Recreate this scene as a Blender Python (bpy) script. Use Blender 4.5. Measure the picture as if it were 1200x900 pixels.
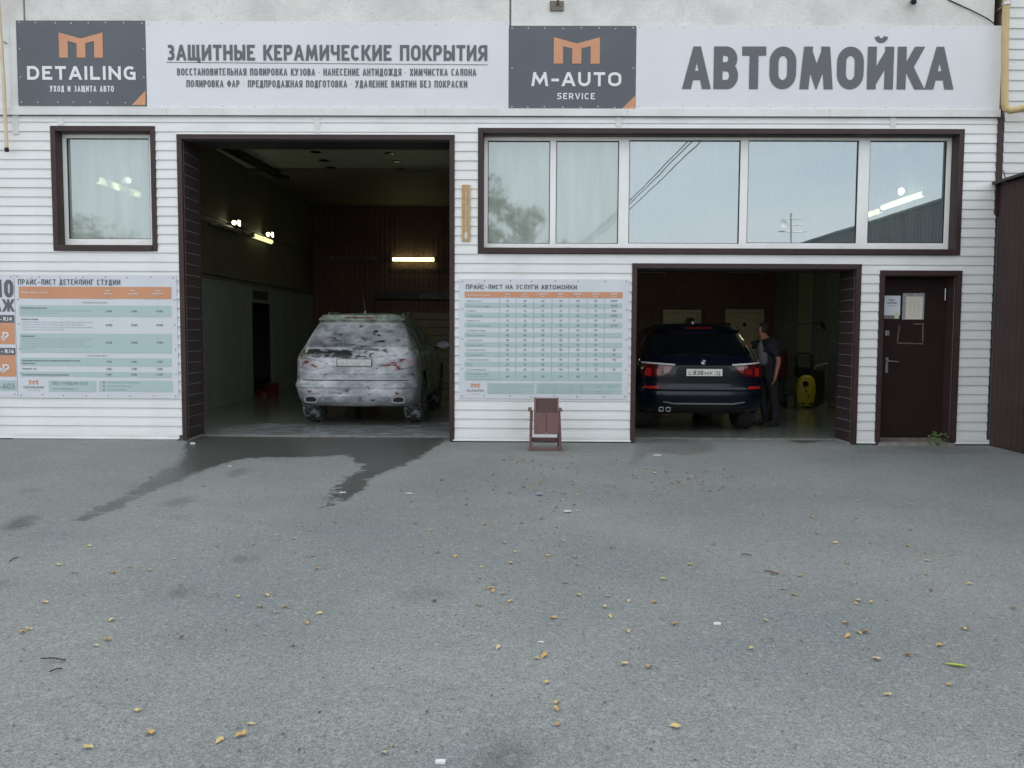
import bpy, bmesh, math, random
import numpy as np
from mathutils import Vector, Matrix
from mathutils.geometry import delaunay_2d_cdt
R = math.radians
S = bpy.context.scene
for _o in list(bpy.data.objects):
    bpy.data.objects.remove(_o)
COL = S.collection

# ------------------------------------------------------------------ camera
F_PX, CAM_D, CAM_H = 980.0, 11.0, 1.47
cam = bpy.data.cameras.new("camera")
cam.sensor_width = 36.0
cam.lens = F_PX / 1200 * 36
cam.clip_start = 0.05
cam.clip_end = 2000
camo = bpy.data.objects.new("camera", cam)
COL.objects.link(camo)
ROT = Matrix.Rotation(R(0.58), 3, 'Z') @ Matrix.Rotation(R(90 - 3.62), 3, 'X') @ Matrix.Rotation(R(0.28), 3, 'Z')
camo.matrix_world = Matrix.Translation((0, -CAM_D, CAM_H)) @ ROT.to_4x4()
S.camera = camo

# ------------------------------------------------------------------ sky, sun, exposure
SUN_EL, SUN_AZ = 36.0, 12.0            # sun stands behind the building
world = bpy.data.worlds.new("World")
S.world = world
world.use_nodes = True
wn = world.node_tree
bg = wn.nodes["Background"]
sky = wn.nodes.new("ShaderNodeTexSky")
sky.sky_type = 'NISHITA'
sky.sun_disc = False
sky.sun_elevation = R(SUN_EL)
sky.sun_rotation = R(SUN_AZ)
sky.air_density = 1.0
sky.dust_density = 2.5
sky.ozone_density = 0.6
# thin high cloud over the whole sky
tc = wn.nodes.new("ShaderNodeTexCoord")
mp = wn.nodes.new("ShaderNodeMapping"); mp.inputs['Scale'].default_value = (1, 1, 3.5)
nz = wn.nodes.new("ShaderNodeTexNoise"); nz.inputs['Scale'].default_value = 2.2; nz.inputs['Detail'].default_value = 6
rp = wn.nodes.new("ShaderNodeMapRange")
rp.inputs['From Min'].default_value = 0.35; rp.inputs['From Max'].default_value = 0.75
rp.inputs['To Min'].default_value = 0.50; rp.inputs['To Max'].default_value = 0.85
mx = wn.nodes.new("ShaderNodeMix"); mx.data_type = 'RGBA'
mx.inputs[7].default_value = (6.7, 6.75, 6.6, 1)
wn.links.new(tc.outputs['Generated'], mp.inputs['Vector'])
wn.links.new(mp.outputs[0], nz.inputs['Vector'])
wn.links.new(nz.outputs['Fac'], rp.inputs['Value'])
wn.links.new(rp.outputs[0], mx.inputs[0])
wn.links.new(sky.outputs[0], mx.inputs[6])
wn.links.new(mx.outputs[2], bg.inputs['Color'])
bg.inputs['Strength'].default_value = 0.15

sl = bpy.data.lights.new("sun", 'SUN')
sl.energy = 3.0
sl.angle = R(0.53)
sl.color = (1.0, 0.93, 0.82)
suno = bpy.data.objects.new("sun", sl)
COL.objects.link(suno)
_d = Vector((math.sin(R(SUN_AZ)) * math.cos(R(SUN_EL)), math.cos(R(SUN_AZ)) * math.cos(R(SUN_EL)), math.sin(R(SUN_EL))))
suno.rotation_euler = _d.to_track_quat('Z', 'Y').to_euler()
suno.location = _d * 60

S.view_settings.view_transform = 'Standard'
S.view_settings.look = 'None'
S.view_settings.gamma = 1
S.view_settings.exposure = 0.92
S.render.engine = 'CYCLES'
S.cycles.use_denoising = True
try:
    S.cycles.denoiser = 'OPENIMAGEDENOISE'
except Exception:
    pass
S.cycles.max_bounces = 8
S.cycles.diffuse_bounces = 5
S.cycles.caustics_reflective = False
S.cycles.caustics_refractive = False

# ------------------------------------------------------------------ measuring helpers
CAMP = Vector((0, -CAM_D, CAM_H))
def ray(px, py):
    return ROT @ Vector(((px - 600) / F_PX, (450 - py) / F_PX, -1))
def P(px, py, Y=0.0):                       # point on the vertical plane y = Y
    d = ray(px, py); t = (Y + CAM_D) / d.y
    return CAMP + d * t
def G(px, py, Z=0.0):                       # point on the level plane z = Z
    d = ray(px, py); t = (Z - CAM_H) / d.z
    return CAMP + d * t
def W(px, py, X):                           # point on the side plane x = X
    d = ray(px, py); t = X / d.x
    return CAMP + d * t
def rect(x0, y0, x1, y1, Y=0.0):            # axis-aligned rectangle on plane y = Y
    a, b, c, d = P(x0, y0, Y), P(x1, y0, Y), P(x0, y1, Y), P(x1, y1, Y)
    return ((a.x + c.x) / 2, (c.z + d.z) / 2, (b.x + d.x) / 2, (a.z + b.z) / 2)   # X0,Z0,X1,Z1

# ------------------------------------------------------------------ material helpers
def new_mat(name):
    m = bpy.data.materials.new(name); m.use_nodes = True
    return m, m.node_tree, m.node_tree.nodes["Principled BSDF"]
def mat(name, c1, rough=0.6, c2=None, scale=8.0, detail=4, bump=0.0, bscale=60.0, metal=0.0, stretch=(1, 1, 1), coat=0.0, spec=None, amt=(0.35, 0.65)):
    m, nt, p = new_mat(name)
    N, L = nt.nodes, nt.links
    p.inputs['Roughness'].default_value = rough
    p.inputs['Metallic'].default_value = metal
    p.inputs['Base Color'].default_value = (*c1, 1)
    if coat: p.inputs['Coat Weight'].default_value = coat; p.inputs['Coat Roughness'].default_value = 0.05
    if spec is not None: p.inputs['Specular IOR Level'].default_value = spec
    if c2 or bump:
        t = N.new("ShaderNodeTexCoord"); g = N.new("ShaderNodeMapping"); g.inputs['Scale'].default_value = stretch
        L.new(t.outputs['Object'], g.inputs['Vector'])
    if c2:
        n = N.new("ShaderNodeTexNoise"); n.inputs['Scale'].default_value = scale; n.inputs['Detail'].default_value = detail
        n.inputs['Roughness'].default_value = 0.62
        L.new(g.outputs[0], n.inputs['Vector'])
        r = N.new("ShaderNodeMapRange"); r.inputs['From Min'].default_value = amt[0]; r.inputs['From Max'].default_value = amt[1]
        L.new(n.outputs['Fac'], r.inputs['Value'])
        x = N.new("ShaderNodeMix"); x.data_type = 'RGBA'
        x.inputs[6].default_value = (*c1, 1); x.inputs[7].default_value = (*c2, 1)
        L.new(r.outputs[0], x.inputs[0]); L.new(x.outputs[2], p.inputs['Base Color'])
    if bump:
        n2 = N.new("ShaderNodeTexNoise"); n2.inputs['Scale'].default_value = bscale; n2.inputs['Detail'].default_value = 3
        L.new(g.outputs[0], n2.inputs['Vector'])
        b = N.new("ShaderNodeBump"); b.inputs['Strength'].default_value = bump; b.inputs['Distance'].default_value = 0.01
        L.new(n2.outputs['Fac'], b.inputs['Height']); L.new(b.outputs[0], p.inputs['Normal'])
    return m
def emit(name, col, strength):
    m, nt, p = new_mat(name)
    p.inputs['Base Color'].default_value = (*col, 1)
    p.inputs['Emission Color'].default_value = (*col, 1)
    p.inputs['Emission Strength'].default_value = strength
    return m

# ------------------------------------------------------------------ mesh helpers
class MB:
    def __init__(s): s.v, s.f = [], []
    def add(s, vs, fs):
        o = len(s.v); s.v += [tuple(v) for v in vs]; s.f += [tuple(i + o for i in f) for f in fs]; return s
    def box(s, x0, x1, y0, y1, z0, z1):
        vs = [(x, y, z) for x in (x0, x1) for y in (y0, y1) for z in (z0, z1)]
        return s.add(vs, [(0, 1, 3, 2), (4, 6, 7, 5), (0, 4, 5, 1), (2, 3, 7, 6), (0, 2, 6, 4), (1, 5, 7, 3)])
    def bar(s, a, b, r, n=8, r2=None, caps=True):
        a, b = Vector(a), Vector(b); r2 = r if r2 is None else r2
        d = (b - a).normalized(); u = d.orthogonal().normalized(); w = d.cross(u)
        vs = []
        for c, rr in ((a, r), (b, r2)):
            vs += [c + (u * math.cos(t) + w * math.sin(t)) * rr for t in (2 * math.pi * i / n for i in range(n))]
        fs = [(i, (i + 1) % n, n + (i + 1) % n, n + i) for i in range(n)]
        if caps: fs += [tuple(range(n))[::-1], tuple(range(n, 2 * n))]
        return s.add(vs, fs)
    def tube(s, pts, r, n=8):
        pts = [Vector(p) for p in pts]; vs, fs = [], []
        u = None
        for i, p in enumerate(pts):
            d = (pts[min(i + 1, len(pts) - 1)] - pts[max(i - 1, 0)]).normalized()
            u = d.orthogonal().normalized() if u is None else (u - d * u.dot(d)).normalized()
            w = d.cross(u)
            vs += [p + (u * math.cos(t) + w * math.sin(t)) * r for t in (2 * math.pi * k / n for k in range(n))]
        for i in range(len(pts) - 1):
            fs += [(i * n + k, i * n + (k + 1) % n, (i + 1) * n + (k + 1) % n, (i + 1) * n + k) for k in range(n)]
        fs += [tuple(range(n))[::-1], tuple(range((len(pts) - 1) * n, len(pts) * n))]
        return s.add(vs, fs)
    def beam(s, a, b, w, h, up=(0, 0, 1)):     # rectangular bar from a to b
        a, b = Vector(a), Vector(b); d = (b - a).normalized(); up = Vector(up)
        if abs(d.dot(up)) > 0.98: up = Vector((0, 1, 0))
        u = d.cross(up).normalized() * w / 2; t = u.cross(d).normalized() * h / 2
        vs = [c + i * u + j * t for c in (a, b) for i, j in ((-1, -1), (1, -1), (1, 1), (-1, 1))]
        return s.add(vs, [(3, 2, 1, 0), (4, 5, 6, 7)] + [(i, (i + 1) % 4, 4 + (i + 1) % 4, 4 + i) for i in range(4)])
    def prism(s, poly, axis, t0, t1):          # poly of 2-tuples extruded along axis ('x','y','z')
        def mk(p, t):
            return {'x': (t, p[0], p[1]), 'y': (p[0], t, p[1]), 'z': (p[0], p[1], t)}[axis]
        n = len(poly)
        vs = [mk(p, t0) for p in poly] + [mk(p, t1) for p in poly]
        return s.add(vs, [tuple(range(n)), tuple(range(n, 2 * n))[::-1]] + [(i, n + i, n + (i + 1) % n, (i + 1) % n) for i in range(n)])
    def lathe(s, prof, c, axis='z', n=24):     # prof: (radius, height) list
        c = Vector(c); vs, fs = [], []
        for r, h in prof:
            for k in range(n):
                t = 2 * math.pi * k / n; a, b = r * math.cos(t), r * math.sin(t)
                vs.append(c + Vector({'z': (a, b, h), 'x': (h, a, b), 'y': (a, h, b)}[axis]))
        for i in range(len(prof) - 1):
            fs += [(i * n + k, i * n + (k + 1) % n, (i + 1) * n + (k + 1) % n, (i + 1) * n + k) for k in range(n)]
        if prof[0][0] > 1e-4: fs.append(tuple(range(n))[::-1])
        if prof[-1][0] > 1e-4: fs.append(tuple(range((len(prof) - 1) * n, len(prof) * n)))
        return s.add(vs, fs)
    def mesh(s, name, m=None, smooth=False, bevel=0):
        me = bpy.data.meshes.new(name); me.from_pydata(s.v, [], s.f); me.validate()
        bm = bmesh.new(); bm.from_mesh(me)
        bmesh.ops.remove_doubles(bm, verts=bm.verts, dist=1e-5)
        bmesh.ops.recalc_face_normals(bm, faces=bm.faces)
        if bevel:
            es = [e for e in bm.edges if len(e.link_faces) == 2 and e.calc_face_angle(0) > 0.6]
            bmesh.ops.bevel(bm, geom=es, offset=bevel, segments=2, affect='EDGES', profile=0.6)
        bm.to_mesh(me); bm.free()
        if m: me.materials.append(m)
        if smooth:
            me.polygons.foreach_set('use_smooth', [True] * len(me.polygons))
            try: me.set_sharp_from_angle(angle=R(smooth if smooth is not True else 40))
            except Exception: pass
        return me
    def build(s, name, m=None, parent=None, smooth=False, bevel=0, loc=None, **k):
        return link(name, s.mesh(name, m, smooth, bevel), parent, loc, **k)

def tag(o, label=None, cat=None, group=None, kind=None):
    if label: o['label'] = label
    if cat: o['category'] = cat
    if group: o['group'] = group
    if kind: o['kind'] = kind
    return o
def link(name, data, parent=None, loc=None, label=None, cat=None, group=None, kind=None):
    o = bpy.data.objects.new(name, data); COL.objects.link(o)
    if parent: o.parent = parent
    if loc is not None: o.location = loc
    return tag(o, label, cat, group, kind)
def empty(name, loc=(0, 0, 0), label=None, cat=None, group=None, rz=0):
    o = link(name, None, None, loc, label, cat, group); o.rotation_euler.z = rz; o.empty_display_size = 0.2
    return o
def copy_tree(o, parent=None):
    c = o.copy(); COL.objects.link(c)
    if parent: c.parent = parent
    for ch in [x for x in o.children]:
        copy_tree(ch, c)
    return c

# text -> flat mesh in the x/z plane, fitted to measured size
_tc = {}
def glyphs(s, off):
    if (s, off) in _tc: return _tc[(s, off)]
    cu = bpy.data.curves.new("t", 'FONT'); cu.body = s; cu.size = 1; cu.offset = off; cu.resolution_u = 3
    o = bpy.data.objects.new("t", cu); COL.objects.link(o)
    dg = bpy.context.evaluated_depsgraph_get()
    me = bpy.data.meshes.new_from_object(o.evaluated_get(dg))
    vs = [tuple(v.co) for v in me.vertices]; fs = [tuple(p.vertices) for p in me.polygons]
    bpy.data.objects.remove(o); bpy.data.curves.remove(cu); bpy.data.meshes.remove(me)
    _tc[(s, off)] = (vs, fs); return vs, fs
_cap = {}
def text_into(mb, s, X0, X1, Z0, Z1, y, off=0.0, fit=None, bold=0.0):
    """cap height fills Z0..Z1; the string fills X0..X1 (or, with fit='l'/'c', keeps natural width from X0 / about X0).
    bold thickens every stroke by that share of the cap height"""
    vs, fs = glyphs(s, off)
    if not vs: return
    if off not in _cap:
        hv, _ = glyphs("Н", off); _cap[off] = (min(v[1] for v in hv), max(v[1] for v in hv))
    b0, b1 = _cap[off]; H = Z1 - Z0; bz = bold * .55 * H; bx = bold * H
    sz = (H - bz) / (b1 - b0)
    xa, xb = min(v[0] for v in vs), max(v[0] for v in vs)
    if fit: sx = sz * (X1 if X1 else 1); base = X0 if fit == 'l' else X0 - (xb - xa) * sx / 2
    else: sx = (X1 - X0 - bx) / (xb - xa); base = X0
    sh = [(0, 0)] if not bold else [(i / 3, j) for i in range(4) for j in (0, 1)]
    for k, (i, j) in enumerate(sh):
        mb.add([(base + i * bx + (v[0] - xa) * sx, y - k * .00025, Z0 + j * bz + (v[1] - b0) * sz) for v in vs], fs)
def text_px(mb, s, x0, yb, x1, yt, Y, off=0.0, bold=0.0):      # baseline yb, cap top yt measured on plane Y
    a, b, c = P(x0, yb, Y), P(x1, yb, Y), P((x0 + x1) / 2, yt, Y)
    text_into(mb, s, a.x, b.x, (a.z + b.z) / 2, c.z, Y, off, None, bold)
# bold condensed stroke lettering for the big signs
def _el(cx, cy, rx, ry, a0, a1, n=9):
    return [(cx + rx * math.cos(R(a0 + (a1 - a0) * i / n)), cy + ry * math.sin(R(a0 + (a1 - a0) * i / n))) for i in range(n + 1)]
_O = [(_el(.5, .68, .5, .32, 0, 180, 12) + _el(.5, .32, .5, .32, 180, 360, 12))]
def _bowl(y0, y1, x=1.0):
    r = (y1 - y0) / 2; return [(0, y1), (x - .42, y1)] + _el(x - .42, (y0 + y1) / 2, .42, r, 80, -80, 8) + [(x - .42, y0), (0, y0)]
_GL = {
 'А': (1.08, [[(0, 0), (.5, 1.12), (1, 0)], [(.22, .27), (.78, .27)]], 0), 'Б': (.92, [[(1, 1), (0, 1), (0, 0)], _bowl(0, .57)], 0),
 'В': (.95, [[(0, 0), (0, 1)], _bowl(.53, 1, .93), _bowl(0, .53)], 0), 'Г': (.78, [[(0, 0), (0, 1), (1, 1)]], 0),
 'Д': (1.1, [[(.08, .05), (.22, .3), (.28, 1), (.82, 1), (.82, .0)], [(0, -.16), (0, .02), (1, .02), (1, -.16)]], 0),
 'Е': (.80, [[(1, 1), (0, 1), (0, 0), (1, 0)], [(0, .52), (.9, .52)]], 0),
 'Ж': (1.5, [[(.5, 0), (.5, 1)], [(0, 1), (.3, .53), (.7, .53), (1, 1)], [(0, 0), (.3, .53)], [(1, 0), (.7, .53)]], 0),
 'З': (.88, [[(.05, .97)] + _el(.48, .76, .42, .24, 100, -80, 8) + [(.28, .53)], [(.28, .53)] + _el(.5, .265, .46, .265, 80, -100, 8) + [(.02, .04)]], 0),
 'И': (1.05, [[(0, 0), (0, 1)], [(1, 0), (1, 1)], [(0, .04), (1, .96)]], 0), 'Й': (1.05, [[(0, 0), (0, 1)], [(1, 0), (1, 1)], [(0, .04), (1, .96)], _el(.5, 1.45, .26, .13, 185, 355, 10)], 0),
 'К': (1.0, [[(0, 0), (0, 1)], [(0, .53), (.42, .53), (.95, 1.02)], [(.42, .53), (1, -.02)]], 0), 'Л': (1.05, [[(0, .02), (.2, .12), (.28, 1), (1, 1), (1, 0)]], 0),
 'М': (1.5, [[(.02, 0), (.14, 1)], [(.98, 0), (.86, 1)], [(.14, .98), (.5, .22), (.86, .98)]], 0), 'Н': (1.02, [[(0, 0), (0, 1)], [(1, 0), (1, 1)], [(0, .52), (1, .52)]], 0),
 'О': (1.08, _O, 1), 'П': (1.02, [[(0, 0), (0, 1), (1, 1), (1, 0)]], 0), 'Р': (.92, [[(0, 0), (0, 1)], _bowl(.44, 1)], 0),
 'С': (.92, [_el(.52, .68, .52, .32, 38, 180, 10) + _el(.52, .32, .52, .32, 180, 322, 10)], 0), 'Т': (.92, [[(.5, 0), (.5, 1)], [(0, 1), (1, 1)]], 0),
 'У': (1.0, [[(0, 1.02), (.5, .36)], [(1, 1.02), (.42, .06), (.1, .0)]], 0), 'Ф': (1.35, [[(.5, -.05), (.5, 1.05)], _el(.5, .52, .5, .34, 0, 360, 20)], 0),
 'Х': (1.0, [[(0, 1.03), (1, -.03)], [(1, 1.03), (0, -.03)]], 0), 'Ц': (1.05, [[(0, 1), (0, 0), (1, 0), (1, -.18)], [(.85, 1), (.85, 0)]], 0),
 'Ч': (.98, [[(0, 1), (0, .62), (.2, .45), (1, .45)], [(1, 0), (1, 1)]], 0), 'Ш': (1.45, [[(0, 1), (0, 0), (1, 0), (1, 1)], [(.5, 0), (.5, 1)]], 0),
 'Щ': (1.5, [[(0, 1), (0, 0), (1.02, 0), (1.02, -.17)], [(.46, 0), (.46, 1)], [(.92, 0), (.92, 1)]], 0),
 'Ы': (1.3, [[(0, 0), (0, 1)], [(x * .68, y) for x, y in _bowl(0, .57)], [(1, 0), (1, 1)]], 0), 'Ь': (.9, [[(0, 0), (0, 1)], _bowl(0, .57)], 0),
 'Я': (.98, [[(1, 0), (1, 1)], [(1 - x, y) for x, y in _bowl(.44, 1)], [(.62, .42), (.0, -.03)]], 0),
 'D': (1.05, [[(0, 0), (0, 1)], [(0, 1), (.5, 1)] + _el(.5, .5, .5, .5, 80, -80, 12) + [(.5, 0), (0, 0)]], 0), 'I': (.0, [[(0, 0), (0, 1)]], 0),
 'L': (.78, [[(0, 1), (0, 0), (1, 0)]], 0), 'N': (1.05, [[(0, 0), (0, 1)], [(1, 0), (1, 1)], [(0, .96), (1, .04)]], 0),
 'G': (1.0, [_el(.55, .6, .55, .4, 50, 180, 9) + _el(.55, .4, .55, .4, 180, 270, 8) + [(1, 0), (1, .48), (.55, .48)]], 0), 'U': (1.0, [[(0, 1), (0, .4)] + _el(.5, .4, .5, .4, 180, 360, 12) + [(1, .4), (1, 1)]], 0),
 'S': (.85, [[(.97, 1), (.35, 1)] + _el(.32, .77, .32, .24, 100, 260, 7) + [(.6, .53)] + _el(.66, .265, .34, .265, 80, -80, 7) + [(.0, 0)]], 0), 'R': (.95, [[(0, 0), (0, 1)], _bowl(.44, 1), [(.45, .42), (1, -.03)]], 0),
 'V': (1.05, [[(0, 1.03), (.5, -.10), (1, 1.03)]], 0), '-': (.5, [[(0, .42), (1, .42)]], 0), '·': (.0, [[(0, .40), (0, .48)]], 0), ' ': (.35, [], 0),
}
for a_, b_ in zip("ATEMOCKXPHB", "АТЕМОСКХРНВ"): _GL[a_] = _GL[b_]
def _strip(pts, w, closed):
    """mitred strip quads round a centre line"""
    n = len(pts); L_, R_ = [], []
    for i in range(n):
        p = Vector(pts[i]); a = Vector(pts[i - 1]) if (i or closed) else None; b = Vector(pts[(i + 1) % n]) if (i < n - 1 or closed) else None
        d1 = (p - a).normalized() if a is not None and (p - a).length > 1e-9 else None
        d2 = (b - p).normalized() if b is not None and (b - p).length > 1e-9 else None
        if d1 is None: d1 = d2
        if d2 is None: d2 = d1
        m_ = (d1 + d2); m_ = m_.normalized() if m_.length > 1e-3 else d1
        nn = Vector((-m_.y, m_.x)); c = max(.30, abs(nn.dot(Vector((-d1.y, d1.x)))))
        L_.append(p + nn * w / 2 / c); R_.append(p - nn * w / 2 / c)
    return L_, R_
def _clip(poly, lo, hi):
    for lim, sg in ((lo, 1), (hi, -1)):
        out = []
        for i in range(len(poly)):
            a, b = poly[i - 1], poly[i]; ia, ib = sg * (a[1] - lim) >= -1e-9, sg * (b[1] - lim) >= -1e-9
            if ia != ib:
                t = (lim - a[1]) / (b[1] - a[1]); out.append((a[0] + (b[0] - a[0]) * t, lim))
            if ib: out.append(tuple(b))
        poly = out
        if not poly: return []
    return poly
def stroke_text(mb, s, X0, X1, Z0, Z1, y, wt=.2, gap=.12):
    H = Z1 - Z0; w = wt * H; g = gap * H
    tot = sum(_GL[c][0] for c in s); nI = sum(1 for c in s)
    unit = (X1 - X0 - nI * w - (len(s) - 1) * g) / tot            # width of the centre-line box of a letter of width 1
    x = X0; k = 0
    for c in s:
        W_, strokes, closed = _GL[c]; bw = W_ * unit
        if c != ' ':
            for st in strokes:
                st2 = [q for i, q in enumerate(st) if i == 0 or (abs(q[0] - st[i - 1][0]) + abs(q[1] - st[i - 1][1])) > 1e-4]
                isb = c == 'Й' and st2[0][1] > 1.1
                cl = bool(closed) or (abs(st2[0][0] - st2[-1][0]) + abs(st2[0][1] - st2[-1][1]) < 1e-4 and len(st2) > 6)
                pts = [Vector((x + w / 2 + px * bw, w / 2 + py * (H - w))) for px, py in st2]
                if cl and (pts[0] - pts[-1]).length < 1e-5: pts = pts[:-1]
                if not cl:
                    for e_, o_ in ((0, 1), (-1, -2)):
                        d = (pts[e_] - pts[o_]).normalized()
                        end = st2[e_][1]
                        diag = abs(d.x) > .05 and abs(d.y) > .3
                        if isb: pass
                        elif end in (0, 1) or end > 1.01 or end < -.01 or c == '-': pts[e_] = pts[e_] + d * (w * (.9 if diag else .5))
                L_, R_ = _strip(pts, w * (.50 if isb else 1), cl); n = len(pts)
                lo = -.30 * H if min(q[1] for q in st2) < -.1 else 0; hi = H * 1.5 if isb else H
                vs, fs = [], []
                for i in range(n if cl else n - 1):
                    j = (i + 1) % n
                    q = _clip([tuple(L_[i]), tuple(L_[j]), tuple(R_[j]), tuple(R_[i])], lo, hi)
                    if len(q) >= 3:
                        o = len(vs); vs += [(a, y - (k % 4) * .0002, Z0 + b) for a, b in q]; fs.append(tuple(range(o, o + len(q))))
                mb.add(vs, fs); k += 1
        x += bw + w + g
def stroke_px(mb, s, x0, yb, x1, yt, Y, wt=.2, gap=.12):
    a, b, c = P(x0, yb, Y), P(x1, yb, Y), P((x0 + x1) / 2, yt, Y)
    stroke_text(mb, s, a.x, b.x, (a.z + b.z) / 2, c.z, Y, wt, gap)
def logo_px(mb, x0, y0, x1, y1, Y):                   # the block M with a notched top
    X0, Z0, X1, Z1 = rect(x0, y0, x1, y1, Y); w, h = X1 - X0, Z1 - Z0
    q = [(0, 0), (.20, 0), (.20, .66), (.40, .57), (.40, 0), (.60, 0), (.60, .57), (.80, .66), (.80, 0), (1, 0), (1, 1), (.5, .76), (0, 1)]
    pts = [(X0 + a * w, Y, Z0 + b * h) for a, b in q]
    mb.add(pts, [(0, 1, 2, 12), (2, 3, 11, 12), (3, 4, 5, 6), (3, 6, 11), (6, 7, 10, 11), (7, 8, 9, 10)])

# ------------------------------------------------------------------ shared materials
M = {}
M['siding'] = mat('white_vinyl', (.79, .795, .79), .45, (.67, .675, .67), 1.9, 7, .06, 30, stretch=(1, 1, 2), amt=(.42, .80))
M['siding_b'] = mat('white_vinyl_warm', (.74, .75, .74), .45, (.66, .67, .66), 1.7, 5, .05, 30, stretch=(1, 1, 3))
M['fascia'] = mat('white_sheet', (.76, .77, .77), .4, (.66, .66, .65), 2.2, 6, .04, 12)
M['brown'] = mat('brown_trim', (.056, .034, .034), .42, (.044, .026, .026), 3, 4, .05, 20, spec=.25)
M['brown_panel'] = mat('brown_corrugated', (.060, .036, .034), .5, (.046, .028, .027), 2, 5, .08, 20, spec=.2)
M['reveal'] = mat('brown_reveal', (.050, .034, .036), .5, (.038, .027, .029), 3, spec=.25)
M['core'] = mat('dark_joint', (.34, .34, .34), .8)
M['frame'] = mat('white_upvc', (.88, .88, .87), .3, (.82, .81, .79), 3)
M['black'] = mat('black_plastic', (.012, .012, .013), .5, spec=.25)
M['rubber'] = mat('tyre_rubber', (.02, .02, .02), .8, (.035, .034, .032), 10)
M['steel'] = mat('steel', (.45, .45, .44), .35, metal=1)
M['screw'] = mat('screw_head', (.25, .24, .23), .5, metal=.3)
M['screw_l'] = mat('pale_washer', (.6, .6, .6), .5)
def vary(m, amt=.05):
    nt = m.node_tree; p = nt.nodes['Principled BSDF']; src = p.inputs['Base Color'].links[0].from_socket
    oi = nt.nodes.new('ShaderNodeObjectInfo'); hv = nt.nodes.new('ShaderNodeHueSaturation'); mr_ = nt.nodes.new('ShaderNodeMapRange')
    mr_.inputs['To Min'].default_value = 1 - amt; mr_.inputs['To Max'].default_value = 1.0
    nt.links.new(oi.outputs['Random'], mr_.inputs['Value']); nt.links.new(mr_.outputs[0], hv.inputs['Value']); nt.links.new(src, hv.inputs['Color']); nt.links.new(hv.outputs[0], p.inputs['Base Color'])
for k_ in ('siding', 'siding_b', 'fascia'): vary(M[k_])
M['dark_print'] = mat('banner_slate', (.105, .115, .135), .55, (.092, .10, .118), 1.2, 5, .06, 3)
M['white_banner'] = mat('banner_white', (.72, .73, .76), .5, (.68, .69, .72), .8, 4, .05, 2.5)
M['orange'] = mat('print_orange', (.62, .30, .17), .55, (.57, .27, .15), 2)
M['ink'] = mat('print_slate', (.12, .125, .14), .6)
M['ink_w'] = mat('print_white', (.76, .77, .79), .6)
M['teal'] = mat('print_teal', (.42, .54, .54), .55)
M['poster'] = mat('poster_white', (.66, .68, .73), .5, (.62, .64, .69), 1.5)
M['ink_s'] = mat('print_small', (.26, .29, .31), .6)
M['line'] = mat('print_line', (.34, .44, .45), .6)
# ================================================================== GROUND
def seg_dist(px, py, poly):
    """signed distance to a polygon, positive inside (numpy)"""
    n = len(poly); d = np.full(px.shape, 1e9); inside = np.zeros(px.shape, bool)
    for i in range(n):
        ax, ay = poly[i]; bx, by = poly[(i + 1) % n]
        ex, ey = bx - ax, by - ay; L2 = ex * ex + ey * ey + 1e-12
        t = np.clip(((px - ax) * ex + (py - ay) * ey) / L2, 0, 1)
        d = np.minimum(d, np.hypot(px - ax - t * ex, py - ay - t * ey))
        c = ((ay > py) != (by > py)) & (px < (bx - ax) * (py - ay) / (by - ay + 1e-12) + ax)
        inside ^= c
    return np.where(inside, d, -d)
def gpoly(pts): return [(G(x, y).x, G(x, y).y) for x, y in pts]
wet_polys = [gpoly([(216, 517), (213, 530), (205, 545), (190, 551), (172, 564), (156, 571), (154, 576), (140, 583), (118, 592), (100, 602), (84, 611), (100, 612),
                    (118, 608), (116, 603), (140, 599), (160, 586), (174, 580), (185, 575), (210, 565), (240, 552), (250, 548), (275, 540), (292, 537), (322, 536), (345, 536),
                    (385, 535), (405, 533), (411, 540), (421, 545), (420, 552), (405, 559), (392, 569), (390, 577), (382, 585), (374, 595), (386, 594), (400, 588),
                    (420, 578), (431, 572), (433, 563), (450, 555), (472, 547), (490, 538), (505, 529), (520, 519), (531, 509), (531, 500), (232, 500), (224, 508)]),
             gpoly([(920, 508), (985, 508), (968, 516), (940, 520), (925, 517)])]
stain_polys = [(gpoly([(3, 621), (12, 612), (30, 604), (42, 606), (36, 615), (18, 622)]), 1.), (gpoly([(203, 697), (206, 692), (214, 690), (220, 693), (214, 697)]), 1.1),
               (gpoly([(272, 657), (280, 651), (300, 651), (296, 657), (283, 660)]), .6), (gpoly([(552, 905), (566, 888), (578, 878), (590, 873), (606, 873), (618, 882), (612, 905)]), .7),
               (gpoly([(462, 700), (480, 692), (515, 690), (545, 694), (520, 703), (480, 705)]), .35), (gpoly([(740, 545), (745, 520), (780, 512), (835, 520), (835, 529), (800, 534), (765, 530)]), .55),
               (gpoly([(190, 592), (205, 585), (226, 582), (228, 588), (208, 595)]), .5), (gpoly([(262, 557), (275, 550), (292, 549), (288, 556), (272, 560)]), .6),
               (gpoly([(-8, 684), (3, 680), (12, 684), (4, 688)]), .8), (gpoly([(20, 575), (34, 573), (44, 575), (34, 578)]), .5), (gpoly([(196, 607), (205, 604), (222, 605), (212, 611)]), .4),
               (gpoly([(530, 519), (740, 519), (745, 527), (640, 535), (540, 529)]), .22), (gpoly([(1000, 522), (1160, 524), (1160, 531), (1080, 533), (1000, 530)]), .3)]
def axis(lo, hi, step, far):
    a = list(np.arange(lo, hi + 1e-6, step)); g = step
    x = lo
    left, right = [], []
    while x > -far: g *= 1.6; x -= g; left.append(x)
    g = step; x = hi
    while x < far: g *= 1.6; x += g; right.append(x)
    return np.array(left[::-1] + a + right)
gx, gy = axis(-6.6, 6.6, .06, 400), axis(-8.4, 0.6, .06, 400)
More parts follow.
